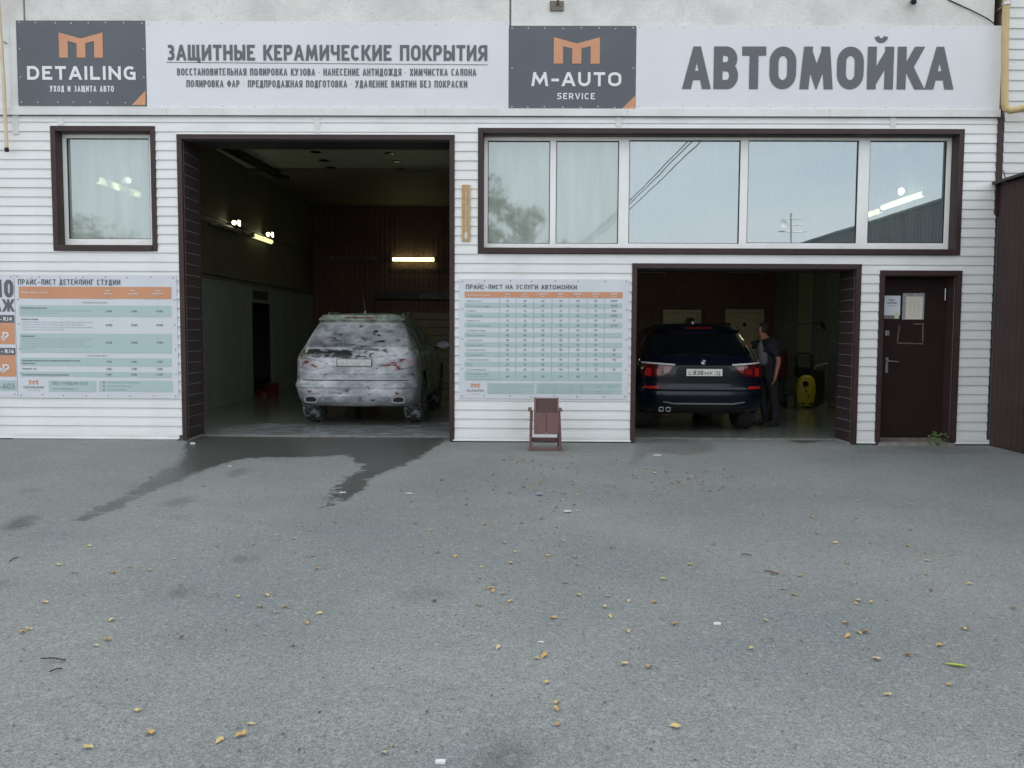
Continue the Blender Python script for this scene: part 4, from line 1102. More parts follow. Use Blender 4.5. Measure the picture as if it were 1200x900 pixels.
rows = (("Мойка кузова", "170 180 210 270 280 370 370-450"), ("Мойка кузова с пеной", "250 270 300 400 450 450 450-550"), ("Коврики", "50 50 50 50 70 50 50-80"), ("Уборка салона", "180 220 250 270 320 400 250-280"),
        ("Коврик 1 шт", "20 20 20 20 20 20 30"), ("Химчистка багажника", "150 200 250 250 320 350 доп.450"), ("Полироль салона", "100 100 120 150 150 150"), ("Мойка багажника", "100 100 100 100 100 100"),
        ("Чистка стёкол", "100 100 120 120 150 150"), ("Влажная уборка", "100 100 120 150 150 150"), ("Мойка двигателя", "350 350 400 400 400 500 500"), ("Сушка двигателя", "50 50 50 50 50 50 100"),
        ("Полироль двигателя", "100 100 100 100 100 150 150"), ("Воск", "80 80 100 120 120 150"), ("Чистка радиатора", "100 100 100 100 100 150 150"))
tx = MB()
for i, (a_, b_) in enumerate(rows):
    y = 353.6 + i * 5.73; words(tx, a_, 547, y, 2.0, Y2, sx=.95)
    for x, v in zip(colx, b_.split(" ")): words(tx, v, x, y, 2.1, Y2, fit='c', bold=.06)
words(tx, "Комплексная мойка", 547, 439, 2.0, Y2, sx=.95)
for x, v in zip(colx, "450 550 570 570 620 700".split()): words(tx, v, x, 442.3, 2.2, Y2, fit='c', bold=.08)
on(c2_, tx, 'table_text', M['ink_s'])
tx = MB()
words(tx, "мойка кузова, коврики, стёкла", 547, 441.6, 1.4, Y2, sx=1); words(tx, "уборка салона, влажная уборка, пластик", 547, 444.6, 1.4, Y2, sx=1)
for y, n in ((451.6, .9), (454, 1), (456.3, .7), (458.6, .95), (460.7, .75)):
    s_ = "при заказе комплекса действует скидка для клиентов"; words(tx, s_[:int(len(s_) * n)], 573, y, 1.4, Y2, sx=1.05)
for y, n in ((451.6, 1), (454, .93), (456.3, .55), (458.6, .95), (460.7, .88)):
    s_ = "администрация не несёт ответственности за ценные вещи оставленные в салоне автомобиля"; words(tx, s_[:int(len(s_) * n)], 630, y, 1.4, Y2, sx=1.12)
on(c2_, tx, 'small_lines', M['line'])
mb = MB(); logo_px(mb, 552, 449, 562, 454, Y1); on(c2_, mb, 'logo', M['orange'])
tx = MB(); text_px(tx, "M-AUTO", 547, 459, 567, 456.2, Y1, bold=.12); text_px(tx, "service", 552, 462, 561, 460.8, Y1); on(c2_, tx, 'logo_text', M['ink_s'])

# ---- wooden thermometer board
r = rect(541.2, 216.5, 551, 282.5, Y=-.03)
th = empty('wall_thermometer', ((r[0] + r[2]) / 2, -.03, r[1]), 'tall wooden outdoor thermometer on the white siding beside the tall bay', 'thermometer')
on(th, MB().box(r[0], r[2], -.036, -.020, r[1], r[3]), 'board', mat('varnished_wood', (.55, .36, .18), .45, (.42, .25, .12), 9, stretch=(6, 1, 1)), bevel=.003)
xc = (r[0] + r[2]) / 2; H_ = r[3] - r[1]
on(th, MB().bar((xc, -.039, r[1] + .12 * H_), (xc, -.039, r[3] - .13 * H_), .0035, 8), 'glass_tube', mat('tube_white', (.75, .72, .68), .3))
tk = MB()
for i in range(34):
    z = r[1] + .17 * H_ + i * .0165; w_ = .018 if i % 5 == 0 else .010
    for s_ in (-1, 1): tk.add([(xc + s_ * .012, -.0365, z), (xc + s_ * (.012 + w_), -.0365, z), (xc + s_ * (.012 + w_), -.0365, z + .0025), (xc + s_ * .012, -.0365, z + .0025)], [(0, 1, 2, 3)])
for i, v in enumerate(("20", "10", "0", "10", "20", "30", "40")):
    text_into(tk, v, xc - .032, .9, r[1] + .17 * H_ + i * .0825 + .004, r[1] + .17 * H_ + i * .0825 + .018, -.0366, 0, 'c')
on(th, tk, 'scale', mat('scale_brown', (.14, .07, .03), .6))
on(th, MB().box(xc - .018, xc + .018, -.040, -.0362, r[1] + .03, r[1] + .11 * H_ + .03), 'label_plate', mat('label_white', (.62, .66, .58), .5), bevel=.002)

# ================================================================== PIPES, CABLES, FITTINGS ON THE WALL
YELP = mat('gas_pipe_yellow', (.60, .45, .21), .5, (.50, .38, .19), 5)
xg = P(1178, 60, -.16).x; zg = P(1181, 130, -.16).z
gp = empty('gas_pipe', (xg, -.16, zg), 'yellow gas pipe running down beside the banner and turning right', 'gas pipe')
pts = [(xg - .03, -.16, 9.0), (xg - .01, -.16, zg + .9), (xg + .02, -.16, zg + .10), (xg + .035, -.165, zg + .03), (xg + .08, -.18, zg), (xg + .16, -.2, zg + .01), (xg + 1.6, -.55, zg + .30)]
on(gp, MB().tube(pts, .043, 14), 'pipe', YELP, smooth=True)
on(gp, MB().bar((xg, -.16, zg + 1.32), (xg, .10, zg + 1.32), .014).lathe([(.044, -.02), (.052, -.02), (.052, .02), (.044, .02)], (xg - .012, -.16, zg + 1.32)), 'pipe_clamp', M['steel'])
xl = P(4, 90, -.12).x; zl = P(6, 176, -.12).z
gp2 = empty('gas_pipe', (xl, -.12, zl), 'thin cream pipe hanging down the wall at the far left with an open end', 'pipe')
CRP = mat('cream_pipe', (.66, .56, .42), .5, (.58, .48, .34), 6)
on(gp2, MB().tube([(xl - .035, -.12, 8.5), (xl - .03, -.12, 5.6), (xl, -.12, 4.6), (xl + .012, -.12, zl + .03)], .023, 12), 'pipe', CRP, smooth=True)
on(gp2, MB().lathe([(.026, 0), (.026, .05), (.018, .05), (.016, 0)], (xl + .012, -.12, zl - .02)), 'open_end', M['black'])
on(gp2, MB().bar((xl - .02, -.12, 5.15), (xl - .02, .0, 5.15), .010), 'pipe_clamp', M['steel'])
# bracket and small camera on the concrete
c = P(652.5, 7, .04)
br = empty('wall_bracket', c, 'rusty steel bracket plate on the pale wall above the M-AUTO banner', 'bracket')
BRM = mat('bracket_grey', (.22, .20, .17), .6, (.14, .11, .08), 30)
MB().box(-.09, .09, -.012, .012, -.06, .06).build('plate', BRM, br, bevel=.002)
MB().bar((.01, -.012, .02), (.01, -.10, .03), .018).bar((.01, -.10, .02), (.01, -.11, .60), .014).build('rod', BRM, br)
sm_ = MB().lathe([(0, -.022), (.012, -.018), (.012, -.012)], (0, 0, 0), 'y', 6).mesh('bolt', M['screw'])
for x in (-.055, .055): link('bolt', sm_, br, (x, 0, 0))
c = P(1069.5, 4, .0)
cm = empty('wall_camera', c, 'small black camera on the pale wall above АВТОМОЙКА', 'camera')
MB().bar((0, .05, .05), (0, -.02, .02), .016).build('mount', M['steel'], cm)
MB().bar((.02, .02, .03), (-.03, -.10, -.02), .034, 12).build('camera_body', M['black'], cm, smooth=True)
MB().bar((-.03, -.10, -.02), (-.034, -.112, -.025), .022, 12).build('lens', mat('lens', (.02, .02, .03), .05), cm)
cb = MB(); p0, p1, p2, p3 = P(1100, -12, .045), P(1125, 6, .04), P(1150, 18, .03), P(1166, 28.5, .02)
cb.tube([p0, P(1112, 0, .045), p1, P(1138, 12, .035), p2, P(1159, 23, .02), p3], .007, 6)
cb.build('black_cable', M['black'], None, smooth=True, label='thin black cable drooping over the pale wall to the banner corner', cat='cable')
# ---- neighbouring wing on the right with its corner trim
nb = empty('neighbouring_building', (6.2, -.05, 0), 'white sided neighbouring wall at the right behind the yellow pipe', 'building')
nb2 = Matrix.Translation(-Vector(nb.location))
def on_nb(mb, name, m, **k): return on(nb, mb, name, m, **k)
on_nb(MB().box(6.19, 12, .04, .4, -.05, 12), 'wall', M['core'])
pn = plank_mesh(0, 5.6, .13).mesh('siding_plank', M['siding_b'])
for i in range(int(9 / .13)):
    z = 1.2 + i * .13
    o = link('siding_plank', pn, nb); o.location = (.0, .06, z)
on_nb(MB().box(6.105, 6.17, -.035, .36, 3.0, P(1172, 137).z + .003), 'corner_trim', M['brown'], bevel=.004)
on_nb(MB().box(6.12, 6.185, -.0, .36, P(1172, 137).z + .09, 12), 'corner_trim', mat('rusty_joint', (.16, .11, .08), .8, (.10, .07, .05), 8))
# ---- brown corrugated shed wall coming towards the viewer
sx = P(1159, 500).x
sx = 6.155
shd = empty('corrugated_shed', (sx, -3, 0), 'dark brown corrugated metal shed wall at the right edge', 'shed')
def on_s(mb, name, m, **k): return on(shd, mb, name, m, **k)
zr = P(1168, 217).z
cs = corrugated_x(sx, -8.0, -.035, .01, zr, -1, pitch=.115, d=.009)
on_s(cs, 'side_wall', M['brown_panel'])
on_s(MB().prism([(sx + .02, .0), (sx + 3, .0), (sx + 3, zr + .55), (sx + .02, zr)], 'y', -7.98, -.04), 'shed_body', M['brown_panel'])
on_s(MB().prism([(sx - .10, zr + .0), (sx + 3.1, zr + .58), (sx + 3.1, zr + .62), (sx - .10, zr + .035)], 'y', -8.1, -.03), 'roof_sheet', mat('roof_dark', (.03, .024, .022), .5))
c = MB().tube([P(1176, 200, -.05), P(1178, 208, -.06), P(1182, 214, -.08)], .006, 6)
c.build('short_cable', M['black'], None, label='short thin cable on the white wall above the brown shed roof', cat='cable')
# ================================================================== CARS
def pchip(xs, ys):
    xs, ys = np.array(xs, float), np.array(ys, float); h = np.diff(xs); d = np.diff(ys) / h; m = np.zeros(len(xs))
    m[0], m[-1] = d[0], d[-1]
    for i in range(1, len(xs) - 1):
        m[i] = 0 if d[i - 1] * d[i] <= 0 else 2 * d[i - 1] * d[i] / (d[i - 1] + d[i])
    def f(x):
        x = np.clip(x, xs[0], xs[-1]); i = np.clip(np.searchsorted(xs, x) - 1, 0, len(xs) - 2)
        t = (x - xs[i]) / h[i]
        return ((2 * t**3 - 3 * t**2 + 1) * ys[i] + (t**3 - 2 * t**2 + t) * h[i] * m[i] + (-2 * t**3 + 3 * t**2) * ys[i + 1] + (t**3 - t**2) * h[i] * m[i + 1])
    return f
class CarShape:
    """stack of rounded plan outlines; rear of the car at y = 0, front towards +y"""
    def __init__(s, L, Wd, H):
        a, b, c = Wd / 1.94, H / 1.76, L / 4.89
        z = np.array([.30, .345, .40, .50, .60, .66, .70, .78, .92, 1.02, 1.08, 1.13, 1.20, 1.35, 1.50, 1.585, 1.62, 1.66, 1.70, 1.725, 1.74]) * b
        w = np.array([.82, .88, .92, .945, .955, .955, .952, .955, .952, .945, .93, .905, .86, .79, .715, .67, .645, .61, .54, .40, .18]) * a
        yr = np.array([.22, .10, .045, .02, .0, .005, .04, .055, .05, .06, .085, .12, .165, .27, .40, .47, .50, .54, .62, .80, 1.15]) * c
        yf = np.array([4.62, 4.74, 4.82, 4.87, 4.88, 4.87, 4.86, 4.84, 4.72, 4.45, 4.10, 3.60, 3.42, 3.10, 2.76, 2.55, 2.45, 2.30, 2.08, 1.85, 1.5]) * c
        rc = np.array([.34, .37, .38, .37, .36, .35, .35, .36, .36, .36, .35, .33, .30, .27, .25, .24, .24, .23, .21, .18, .1])
        rf = np.array([.5, .55, .6, .62, .62, .62, .62, .62, .6, .6, .6, .6, .5, .45, .4, .36, .34, .3, .25, .2, .1])
        s.z0, s.z1 = z[0], z[-1]
        s.w, s.yr, s.yf, s.rc, s.rf = (pchip(z, v) for v in (w, yr, yf, rc, rf))
        s.zs = z; s.a, s.b, s.c = a, b, c
    def rear(s, x, z):
        w, rc = float(s.w(z)), float(s.rc(z)); t = max(0.0, min(1.0, (abs(x) - (w - rc)) / rc))
        return float(s.yr(z)) + .05 * (x / w) ** 2 + rc * .9 * (1 - math.sqrt(max(0, 1 - t ** 2.2)))
    def ring(s, z, n=14):
        w, rc, rf, yr, yf = (float(f(z)) for f in (s.w, s.rc, s.rf, s.yr, s.yf))
        rf = min(rf, w * .8); pts = []
        for i in range(n + 1):                      # rear, centre to corner
            u = i / n; x = w * math.sin(u * math.pi / 2) if u < 1 else w
            pts.append((x, s.rear(x, z)))
        ys = pts[-1][1]
        for i in range(1, 17): pts.append((w - (.004 * math.sin(i / 16 * math.pi)), ys + (yf - rf * 1.3 - ys) * i / 16))
        y0 = yf - rf * 1.3
        for i in range(1, 11):
            t = i / 10 * math.pi / 2
            pts.append(((w - rf) * (1 - 0) * 1 + rf * math.cos(t) if False else w * math.cos(t) ** .75 if math.cos(t) > 1e-6 else 0.0, y0 + rf * 1.3 * math.sin(t) ** .9))
        right = pts; left = [(-x, y) for x, y in pts[::-1] if x > 1e-6]
        return right + [p for p in left][:]
    def body(s):
        zz = []
        for a, b in zip(s.zs[:-1], s.zs[1:]): zz += list(np.linspace(a, b, 3)[:-1])
        zz.append(s.zs[-1]); vs, fs = [], []
        rings = [s.ring(z) for z in zz]; n = len(rings[0])
        for z, r in zip(zz, rings): vs += [(x, y, z) for x, y in r]
        for j in range(len(zz) - 1): fs += [(j * n + i, j * n + (i + 1) % n, (j + 1) * n + (i + 1) % n, (j + 1) * n + i) for i in range(n)]
        fs += [tuple(range(n))[::-1], tuple(range((len(zz) - 1) * n, len(zz) * n))]
        return MB().add(vs, fs)
def poly_grid(poly, step):
    """dense triangulation of a 2-D polygon: returns verts, tris, outline indices"""
    out = []
    for i in range(len(poly)):
        a, b = Vector(poly[i]), Vector(poly[(i + 1) % len(poly)]); k = max(1, int((b - a).length / step))
        out += [a.lerp(b, t / k) for t in range(k)]
    n = len(out); pts = list(out); P_ = [tuple(p) for p in out]
    x0, x1 = min(p[0] for p in P_), max(p[0] for p in P_); y0, y1 = min(p[1] for p in P_), max(p[1] for p in P_)
    gx_, gy_ = np.meshgrid(np.arange(x0 + step / 2, x1, step), np.arange(y0 + step / 2, y1, step))
    d = seg_dist(gx_, gy_, P_)
    pts += [Vector((float(a), float(b))) for a, b, c in zip(gx_.ravel(), gy_.ravel(), d.ravel()) if c > step * .35]
    v, e, f, *_ = delaunay_2d_cdt(pts, [], [list(range(n))], 1, 1e-6)
    return [tuple(p) for p in v], [tuple(q) for q in f], n
def rear_patch(cs, poly, off, depth=.015, step=.035, shift=0):
    v, f, n = poly_grid(poly, step); nv = len(v)
    def pt(x, z, o):
        y = cs.rear(x, z); e = .004
        nx = -(cs.rear(x + e, z) - cs.rear(x - e, z)) / (2 * e); nz_ = -(cs.rear(x, z + e) - cs.rear(x, z - e)) / (2 * e)
        N_ = Vector((nx, 1, nz_)).normalized() * -1      # pointing out of the rear
        N_ = Vector((-nx if False else (cs.rear(x + e, z) - cs.rear(x - e, z)) / (2 * e), -1, (cs.rear(x, z + e) - cs.rear(x, z - e)) / (2 * e))).normalized()
        return Vector((x, y, z)) + N_ * o
    mb = MB(); top = [pt(x, z, off) for x, z in v]; bot = [pt(x, z, off - depth) for x, z in v[:n]]
    mb.add(top + bot, f + [(i, (i + 1) % n, nv + (i + 1) % n, nv + i) for i in range(n)])
    return mb
def side_patch(cs, poly, off, sgn, depth=.012, step=.06):
    v, f, n = poly_grid(poly, step); nv = len(v)
    def pt(y, z, o): 
        w = float(cs.w(z)); e = .01; dw = (float(cs.w(z + e)) - float(cs.w(z - e))) / (2 * e)
        N_ = Vector((1, 0, -dw)).normalized(); q = Vector((w, y, z)) + N_ * o
        return Vector((q.x * sgn, q.y, q.z))
    mb = MB(); mb.add([pt(y, z, off) for y, z in v] + [pt(y, z, off - depth) for y, z in v[:n]], f + [(i, (i + 1) % n, nv + (i + 1) % n, nv + i) for i in range(n)])
    return mb
def rounded(poly, r=.03, k=4):
    out = []
    for i in range(len(poly)):
        p, a, b = Vector(poly[i]), Vector(poly[i - 1]), Vector(poly[(i + 1) % len(poly)])
        rr = min(r, (a - p).length * .45, (b - p).length * .45)
        q0, q1 = p + (a - p).normalized() * rr, p + (b - p).normalized() * rr
        out += [tuple((1 - t) ** 2 * q0 + 2 * t * (1 - t) * p + t * t * q1) for t in (j / k for j in range(k + 1))]
    return out
def mir(poly): return [(-x, z) for x, z in poly][::-1]

def car_paint(name, col, foam, thin=0.0, shade=0.0):
    """car paint; with foam > 0 the rear is covered by white washing foam with gaps, the sides by a thin film"""
    m, nt, p = new_mat(name); N, L = nt.nodes, nt.links
    p.inputs['Base Color'].default_value = (*col, 1); p.inputs['Roughness'].default_value = .3; p.inputs['Specular IOR Level'].default_value = .25; p.inputs['Coat Weight'].default_value = .35; p.inputs['Coat Roughness'].default_value = .04
    if not foam: return m
    t = N.new("ShaderNodeTexCoord")
    def noise(s, d, st=(1, 1, 1), dist=0):
        g = N.new("ShaderNodeMapping"); g.inputs['Scale'].default_value = st; L.new(t.outputs['Object'], g.inputs['Vector'])
        n = N.new("ShaderNodeTexNoise"); n.inputs['Scale'].default_value = s; n.inputs['Detail'].default_value = d; n.inputs['Distortion'].default_value = dist
        L.new(g.outputs[0], n.inputs['Vector']); return n.outputs['Fac']
    def mr(v, a, b, c, d):
        n = N.new("ShaderNodeMapRange")
        for k, x in zip(('From Min', 'From Max', 'To Min', 'To Max'), (a, b, c, d)): n.inputs[k].default_value = x
        L.new(v, n.inputs['Value']); return n.outputs[0]
    def mth(op, a, b):
        n = N.new("ShaderNodeMath"); n.operation = op
        for k, v in enumerate((a, b)):
            if isinstance(v, (int, float)): n.inputs[k].default_value = v
            else: L.new(v, n.inputs[k])
        return n.outputs[0]
    sp = N.new("ShaderNodeSeparateXYZ"); L.new(t.outputs['Object'], sp.inputs[0])
    yz = mth('SUBTRACT', sp.outputs['Y'], mth('MULTIPLY', mr(sp.outputs['Z'], 1.08, 1.60, 0, .40), 1.0))
    rearness = mth('MULTIPLY', mr(yz, .34, .18, 0, 1), mr(sp.outputs['Z'], 1.60, 1.54, 0, 1))                       # thick foam stays on the tail
    band = mth('MULTIPLY', mr(sp.outputs['Z'], 1.02, 1.07, 0, 1), mr(sp.outputs['Z'], 1.20, 1.14, 0, 1))   # it has slid off under the window
    band = mth('MULTIPLY', band, mr(sp.outputs['X'], .20, -.15, .25, 1))
    n1 = noise(7, 7, (1, 1, 2.2), .6)
    v = mth('SUBTRACT', mth('ADD', mr(n1, .25, .75, -.34, .34), .415 - thin), mth('MULTIPLY', band, .36))
    thick = mth('MULTIPLY', mth('MULTIPLY', mr(v, .10, .21, 0, 1), mr(v, .12, .50, .60, 1)), rearness)
    film = mth('MULTIPLY', mth('MULTIPLY', mr(noise(9, 6, (1, .6, 1)), .34, .55, .25, .85), foam), mr(rearness, 0, 1, 1, .02))
    streak = mth('MULTIPLY', mr(noise(4.5, 6, (1, 1, 2.2), .3), .32, .66, .58, 1), mr(noise(1.6, 2, (1, 1, 1.4)), .38, .62, .50 - shade, 1 - shade))
    wh = N.new("ShaderNodeMix"); wh.data_type = 'RGBA'; wh.inputs[6].default_value = (.12, .13, .155, 1); wh.inputs[7].default_value = (.86, .88, .93, 1); L.new(streak, wh.inputs[0])
    a = N.new("ShaderNodeMix"); a.data_type = 'RGBA'; a.inputs[6].default_value = (*col, 1); a.inputs[7].default_value = (.44, .52, .45, 1); L.new(film, a.inputs[0])
    b = N.new("ShaderNodeMix"); b.data_type = 'RGBA'; L.new(thick, b.inputs[0]); L.new(a.outputs[2], b.inputs[6]); L.new(wh.outputs[2], b.inputs[7])
    L.new(b.outputs[2], p.inputs['Base Color'])
    L.new(mr(thick, 0, 1, .35, .9), p.inputs['Roughness']); L.new(mr(thick, 0, 1, .25, 0), p.inputs['Coat Weight'])
    bp = N.new("ShaderNodeBump"); bp.inputs['Strength'].default_value = .6; bp.inputs['Distance'].default_value = .02
    L.new(mth('MULTIPLY', thick, mth('ADD', n1, noise(45, 4))), bp.inputs['Height']); L.new(bp.outputs[0], p.inputs['Normal'])
    return m

def make_car(root, L, Wd, H, mats, spec):
    cs = CarShape(L, Wd, H); a, b, c = cs.a, cs.b, cs.c
    rW, axr, axf, trk = spec['wheel_r'], .93 * c, 3.86 * c, .80 * a
    me = cs.body().mesh('body', mats['paint'], smooth=35)
    body = link('body', me, root)
    # wheel arches cut out of the shell
    cut = MB()
    for y in (axr, axf):
        for s_ in (-1, 1): cut.lathe([(rW + .055, -.20), (rW + .055, .25)], (s_ * (trk + .10), y, rW + .01), 'x', 36)
    co = cut.build('cutter', M['black'])
    md = body.modifiers.new('arches', 'BOOLEAN'); md.operation = 'DIFFERENCE'; md.object = co; md.solver = 'EXACT'
    md.material_mode = 'TRANSFER' if hasattr(md, 'material_mode') else 'INDEX'
    dg = bpy.context.evaluated_depsgraph_get(); nm = bpy.data.meshes.new_from_object(body.evaluated_get(dg))
    body.modifiers.clear(); body.data = nm; bpy.data.objects.remove(co)
    def part(mb, name, m, parent=root, **k): return mb.build(name, m, parent, **k)
    # wheels
    for y in (axr, axf):
        for s_ in (-1, 1):
            w = link('wheel', None, root); w.location = (s_ * trk, y, rW); 
            tw = .145
            part(MB().lathe([(rW * .66, -tw * .9), (rW * .80, -tw), (rW * .96, -tw * .88), (rW, -tw * .55), (rW, tw * .55), (rW * .96, tw * .88), (rW * .80, tw), (rW * .66, tw * .9)], (0, 0, 0), 'x', 36), 'tyre', mats['tyre'], w, smooth=35)
            rim = MB().lathe([(rW * .67, -tw * .85), (rW * .64, -tw * .5), (rW * .62, tw * .9 * s_ if False else tw * .2), (rW * .67, tw * .88)], (0, 0, 0), 'x', 30)
            for k in range(5):
                an = 2 * math.pi * k / 5
                for da in (-.16, .16):
                    p0 = Vector((s_ * tw * .62, .05 * math.cos(an), .05 * math.sin(an))); p1 = Vector((s_ * tw * .80, rW * .66 * math.cos(an + da), rW * .66 * math.sin(an + da)))
                    rim.beam(p0, p1, .030, .035, up=(1, 0, 0))
            rim.lathe([(0, s_ * tw * .70), (.05, s_ * tw * .68), (.06, s_ * tw * .4)], (0, 0, 0), 'x', 14)
            part(rim, 'rim', mats['rim'], w)
    zz = lambda v: v * b
    xx = lambda v: v * a
    # windows
    for poly, off, nm_ in ((spec['rear_window'], .004, 'rear_window'),):
        part(rear_patch(cs, rounded([(xx(x), zz(z)) for x, z in poly], .06), off), nm_, mats['glass'], smooth=30)
    sp_ = rear_patch(cs, rounded([(xx(x), zz(z)) for x, z in spec['spoiler']], .03), .045, .06); part(sp_, 'spoiler', mats['paint'], smooth=30)
    part(rear_patch(cs, rounded([(xx(x), zz(z)) for x, z in spec['brake_strip']], .008), .0495, .01, .03), 'brake_light', mats['brake'])
    for s_ in (-1, 1):
        for poly in spec['side_windows']:
            part(side_patch(cs, rounded([(y * c, zz(z)) for y, z in poly], .05), .004, s_), 'side_window', mats['glass'], smooth=30)
        part(side_patch(cs, [(.45 * c, zz(1.135)), (3.3 * c, zz(1.125)), (3.3 * c, zz(1.14)), (.45 * c, zz(1.15))], .007, s_), 'window_trim', mats['chrome'])
        for y in spec['door_gaps']:
            part(side_patch(cs, [(y * c, zz(.36)), ((y + .012) * c, zz(.36)), ((y + .012) * c, zz(1.11)), (y * c, zz(1.11))], .0015, s_), 'door_gap', M['black'])
        for y in spec['handles']:
            w_ = float(cs.w(zz(.98))) + .022
            part(MB().tube([(s_ * (w_ - .02), y * c, zz(.98)), (s_ * w_, (y + .03) * c, zz(.985)), (s_ * w_, (y + .19) * c, zz(.985)), (s_ * (w_ - .02), (y + .22) * c, zz(.98))], .013, 8), 'door_handle', mats['paint'], smooth=True)
        part(side_patch(cs, [(.35 * c, zz(.30)), (.55 * c, zz(.36)), (1.36 * c, zz(.36)), (3.4 * c, zz(.36)), (3.4 * c, zz(.28)), (1.36 * c, zz(.28))], .012, s_, .02), 'side_skirt', mats['trim'])
        # roof rail
        part(MB().tube([(s_ * xx(.60), .95 * c, zz(1.68)), (s_ * xx(.605), 1.05 * c, zz(1.735)), (s_ * xx(.60), 1.8 * c, zz(1.745)), (s_ * xx(.585), 2.3 * c, zz(1.70))], .014, 8), 'roof_rail', mats['rail'], smooth=True)
        # mirror
        my, mz, mxx = 3.10 * c, zz(1.20), xx(.89)
        mm = link('mirror', None, root)
        part(MB().lathe([(0, -.075), (.06, -.07), (.10, -.02), (.10, .03), (.06, .09), (0, .11)], (0, 0, 0), 'y', 16), 'mirror_shell', mats['mirror'], mm, smooth=True)
        part(MB().lathe([(.0, -.078), (.085, -.072), (.09, -.06)], (0, 0, 0), 'y', 16), 'mirror_glass', mats['glass'], mm)
        part(MB().bar((-s_ * .02, .02, -.04), (-s_ * .20, .06, -.10), .022, 8), 'mirror_arm', M['black'], mm)
        mm.location = (s_ * (mxx + .17), my, mz); mm.scale = (1.35, 1, .85)
    # tail
    part(rear_patch(cs, rounded([(xx(x), zz(z)) for x, z in spec['plate_recess']], .04), .003, .01), 'plate_recess', mats['recess'], smooth=30)
    px_, pz = spec['plate'][0], zz(spec['plate'][1]); py = cs.rear(0, pz) - .016
    pl = link('number_plate', None, root)
    part(MB().box(-.265, .265, py - .006, py + .008, pz - .058, pz + .058), 'plate_frame', M['black'], pl, bevel=.004)
    part(MB().box(-.255, .255, py - .009, py - .0055, pz - .050, pz + .050), 'plate_sheet', mats['plate'], pl)
    tx = MB(); yy = py - .0105
    for s_, x0, x1, h in spec['plate_text']: text_into(tx, s_, x0, x1, pz - .036, pz - .036 + h, yy, 0, None, .02)
    tx.add([(.148, yy, pz - .05), (.151, yy, pz - .05), (.151, yy, pz + .05), (.148, yy, pz + .05)], [(0, 1, 2, 3)])
    text_into(tx, "RUS", .172, .222, pz - .042, pz - .026, yy, 0)
    part(tx, 'plate_text', mats['plate_ink'], pl)
    for q in spec['lights']:
        for s_ in (-1, 1):
            poly = [(xx(x), zz(z)) for x, z in q['poly']]; poly = poly if s_ > 0 else mir(poly)
            part(rear_patch(cs, rounded(poly, q.get('r', .02)), q['off'], .018, .03), q['name'], q['mat'], smooth=30)
    for q in spec['panels']:
        part(rear_patch(cs, rounded([(xx(x), zz(z)) for x, z in q['poly']], q.get('r', .03)), q['off'], q.get('depth', .02), .045), q['name'], q['mat'], smooth=30)
    # badge
    if spec['badge_z'] is not None:
        bz = zz(spec['badge_z']); by = cs.rear(0, bz); e_ = .01; sl_ = (cs.rear(0, bz + e_) - cs.rear(0, bz - e_)) / (2 * e_)
        bd = link('badge', None, root); bd.location = (0, by - .012, bz); bd.rotation_euler.x = -math.atan(sl_)
        part(MB().lathe([(.041, .0), (.041, -.006), (.036, -.009), (.033, -.006)], (0, 0, 0), 'y', 28), 'badge_ring', mats['chrome'], bd)
        part(MB().lathe([(.0, -.003), (.034, -.004), (.034, .0)], (0, 0, 0), 'y', 28), 'badge_disc', M['black'], bd)
        for i in range(4):
            pts = [(0, -.0075, 0)] + [(.024 * math.cos(R(t)), -.0075, .024 * math.sin(R(t))) for t in np.linspace(90 * i, 90 * i + 90, 8)]
            part(MB().add(pts, [tuple(range(len(pts)))]), 'badge_quarter', BLUE_E if i % 2 else WHITE_E, bd)
    # wiper
    if spec.get('wiper'):
        z0 = zz(1.20); w0 = Vector((-.02, cs.rear(0, z0) - .02, z0)); w1 = Vector((.36 * a, cs.rear(.36, zz(1.165)) - .02, zz(1.175)))
        wp = link('wiper', None, root)
        part(MB().lathe([(0, -.03), (.03, -.025), (.035, 0)], (w0.x, w0.y, w0.z), 'y', 12), 'wiper_hub', mats['wiper'], wp)
        part(MB().beam(w0 + Vector((0, -.02, 0)), w1 + Vector((0, -.02, 0)), .014, .020), 'wiper_arm', mats['wiper'], wp)
    # exhausts
    for x, z, sx_, sz_ in spec['exhausts']:
        y = cs.rear(xx(x), zz(z)); 
        ring_o = [(math.copysign(abs(math.cos(t)) ** .5, math.cos(t)) * sx_, math.copysign(abs(math.sin(t)) ** .5, math.sin(t)) * sz_) for t in (2 * math.pi * i / 24 for i in range(24))]
        mb = MB(); n = 24
        vs = [(xx(x) + p_ * 1.0, y - .03, zz(z) + q_) for p_, q_ in ring_o] + [(xx(x) + p_ * .82, y - .03, zz(z) + q_ * .72) for p_, q_ in ring_o] + [(xx(x) + p_ * .80, y + .10, zz(z) + q_ * .70) for p_, q_ in ring_o] + [(xx(x) + p_, y + .12, zz(z) + q_) for p_, q_ in ring_o]
        fs = []
        for k in range(2): fs += [(k * n + i, k * n + (i + 1) % n, (k + 1) * n + (i + 1) % n, (k + 1) * n + i) for i in range(n)]
        fs += [(i, 3 * n + i, 3 * n + (i + 1) % n, (i + 1) % n) for i in range(n)]
        mb.add(vs, fs); part(mb, 'exhaust_tip', mats['exhaust'], smooth=30)
        part(MB().add([(xx(x) + p_ * .80, y - .018, zz(z) + q_ * .70) for p_, q_ in ring_o], [tuple(range(n))]), 'exhaust_bore', M['black'])
    # underside and antenna
    part(MB().box(-xx(.62), xx(.62), .5, 4.2 * c, .31 * b, .31 * b + .03), 'underbody', M['black'])
    part(MB().bar((-xx(.7), axr, rW), (xx(.7), axr, rW), .05), 'rear_axle', M['black'])
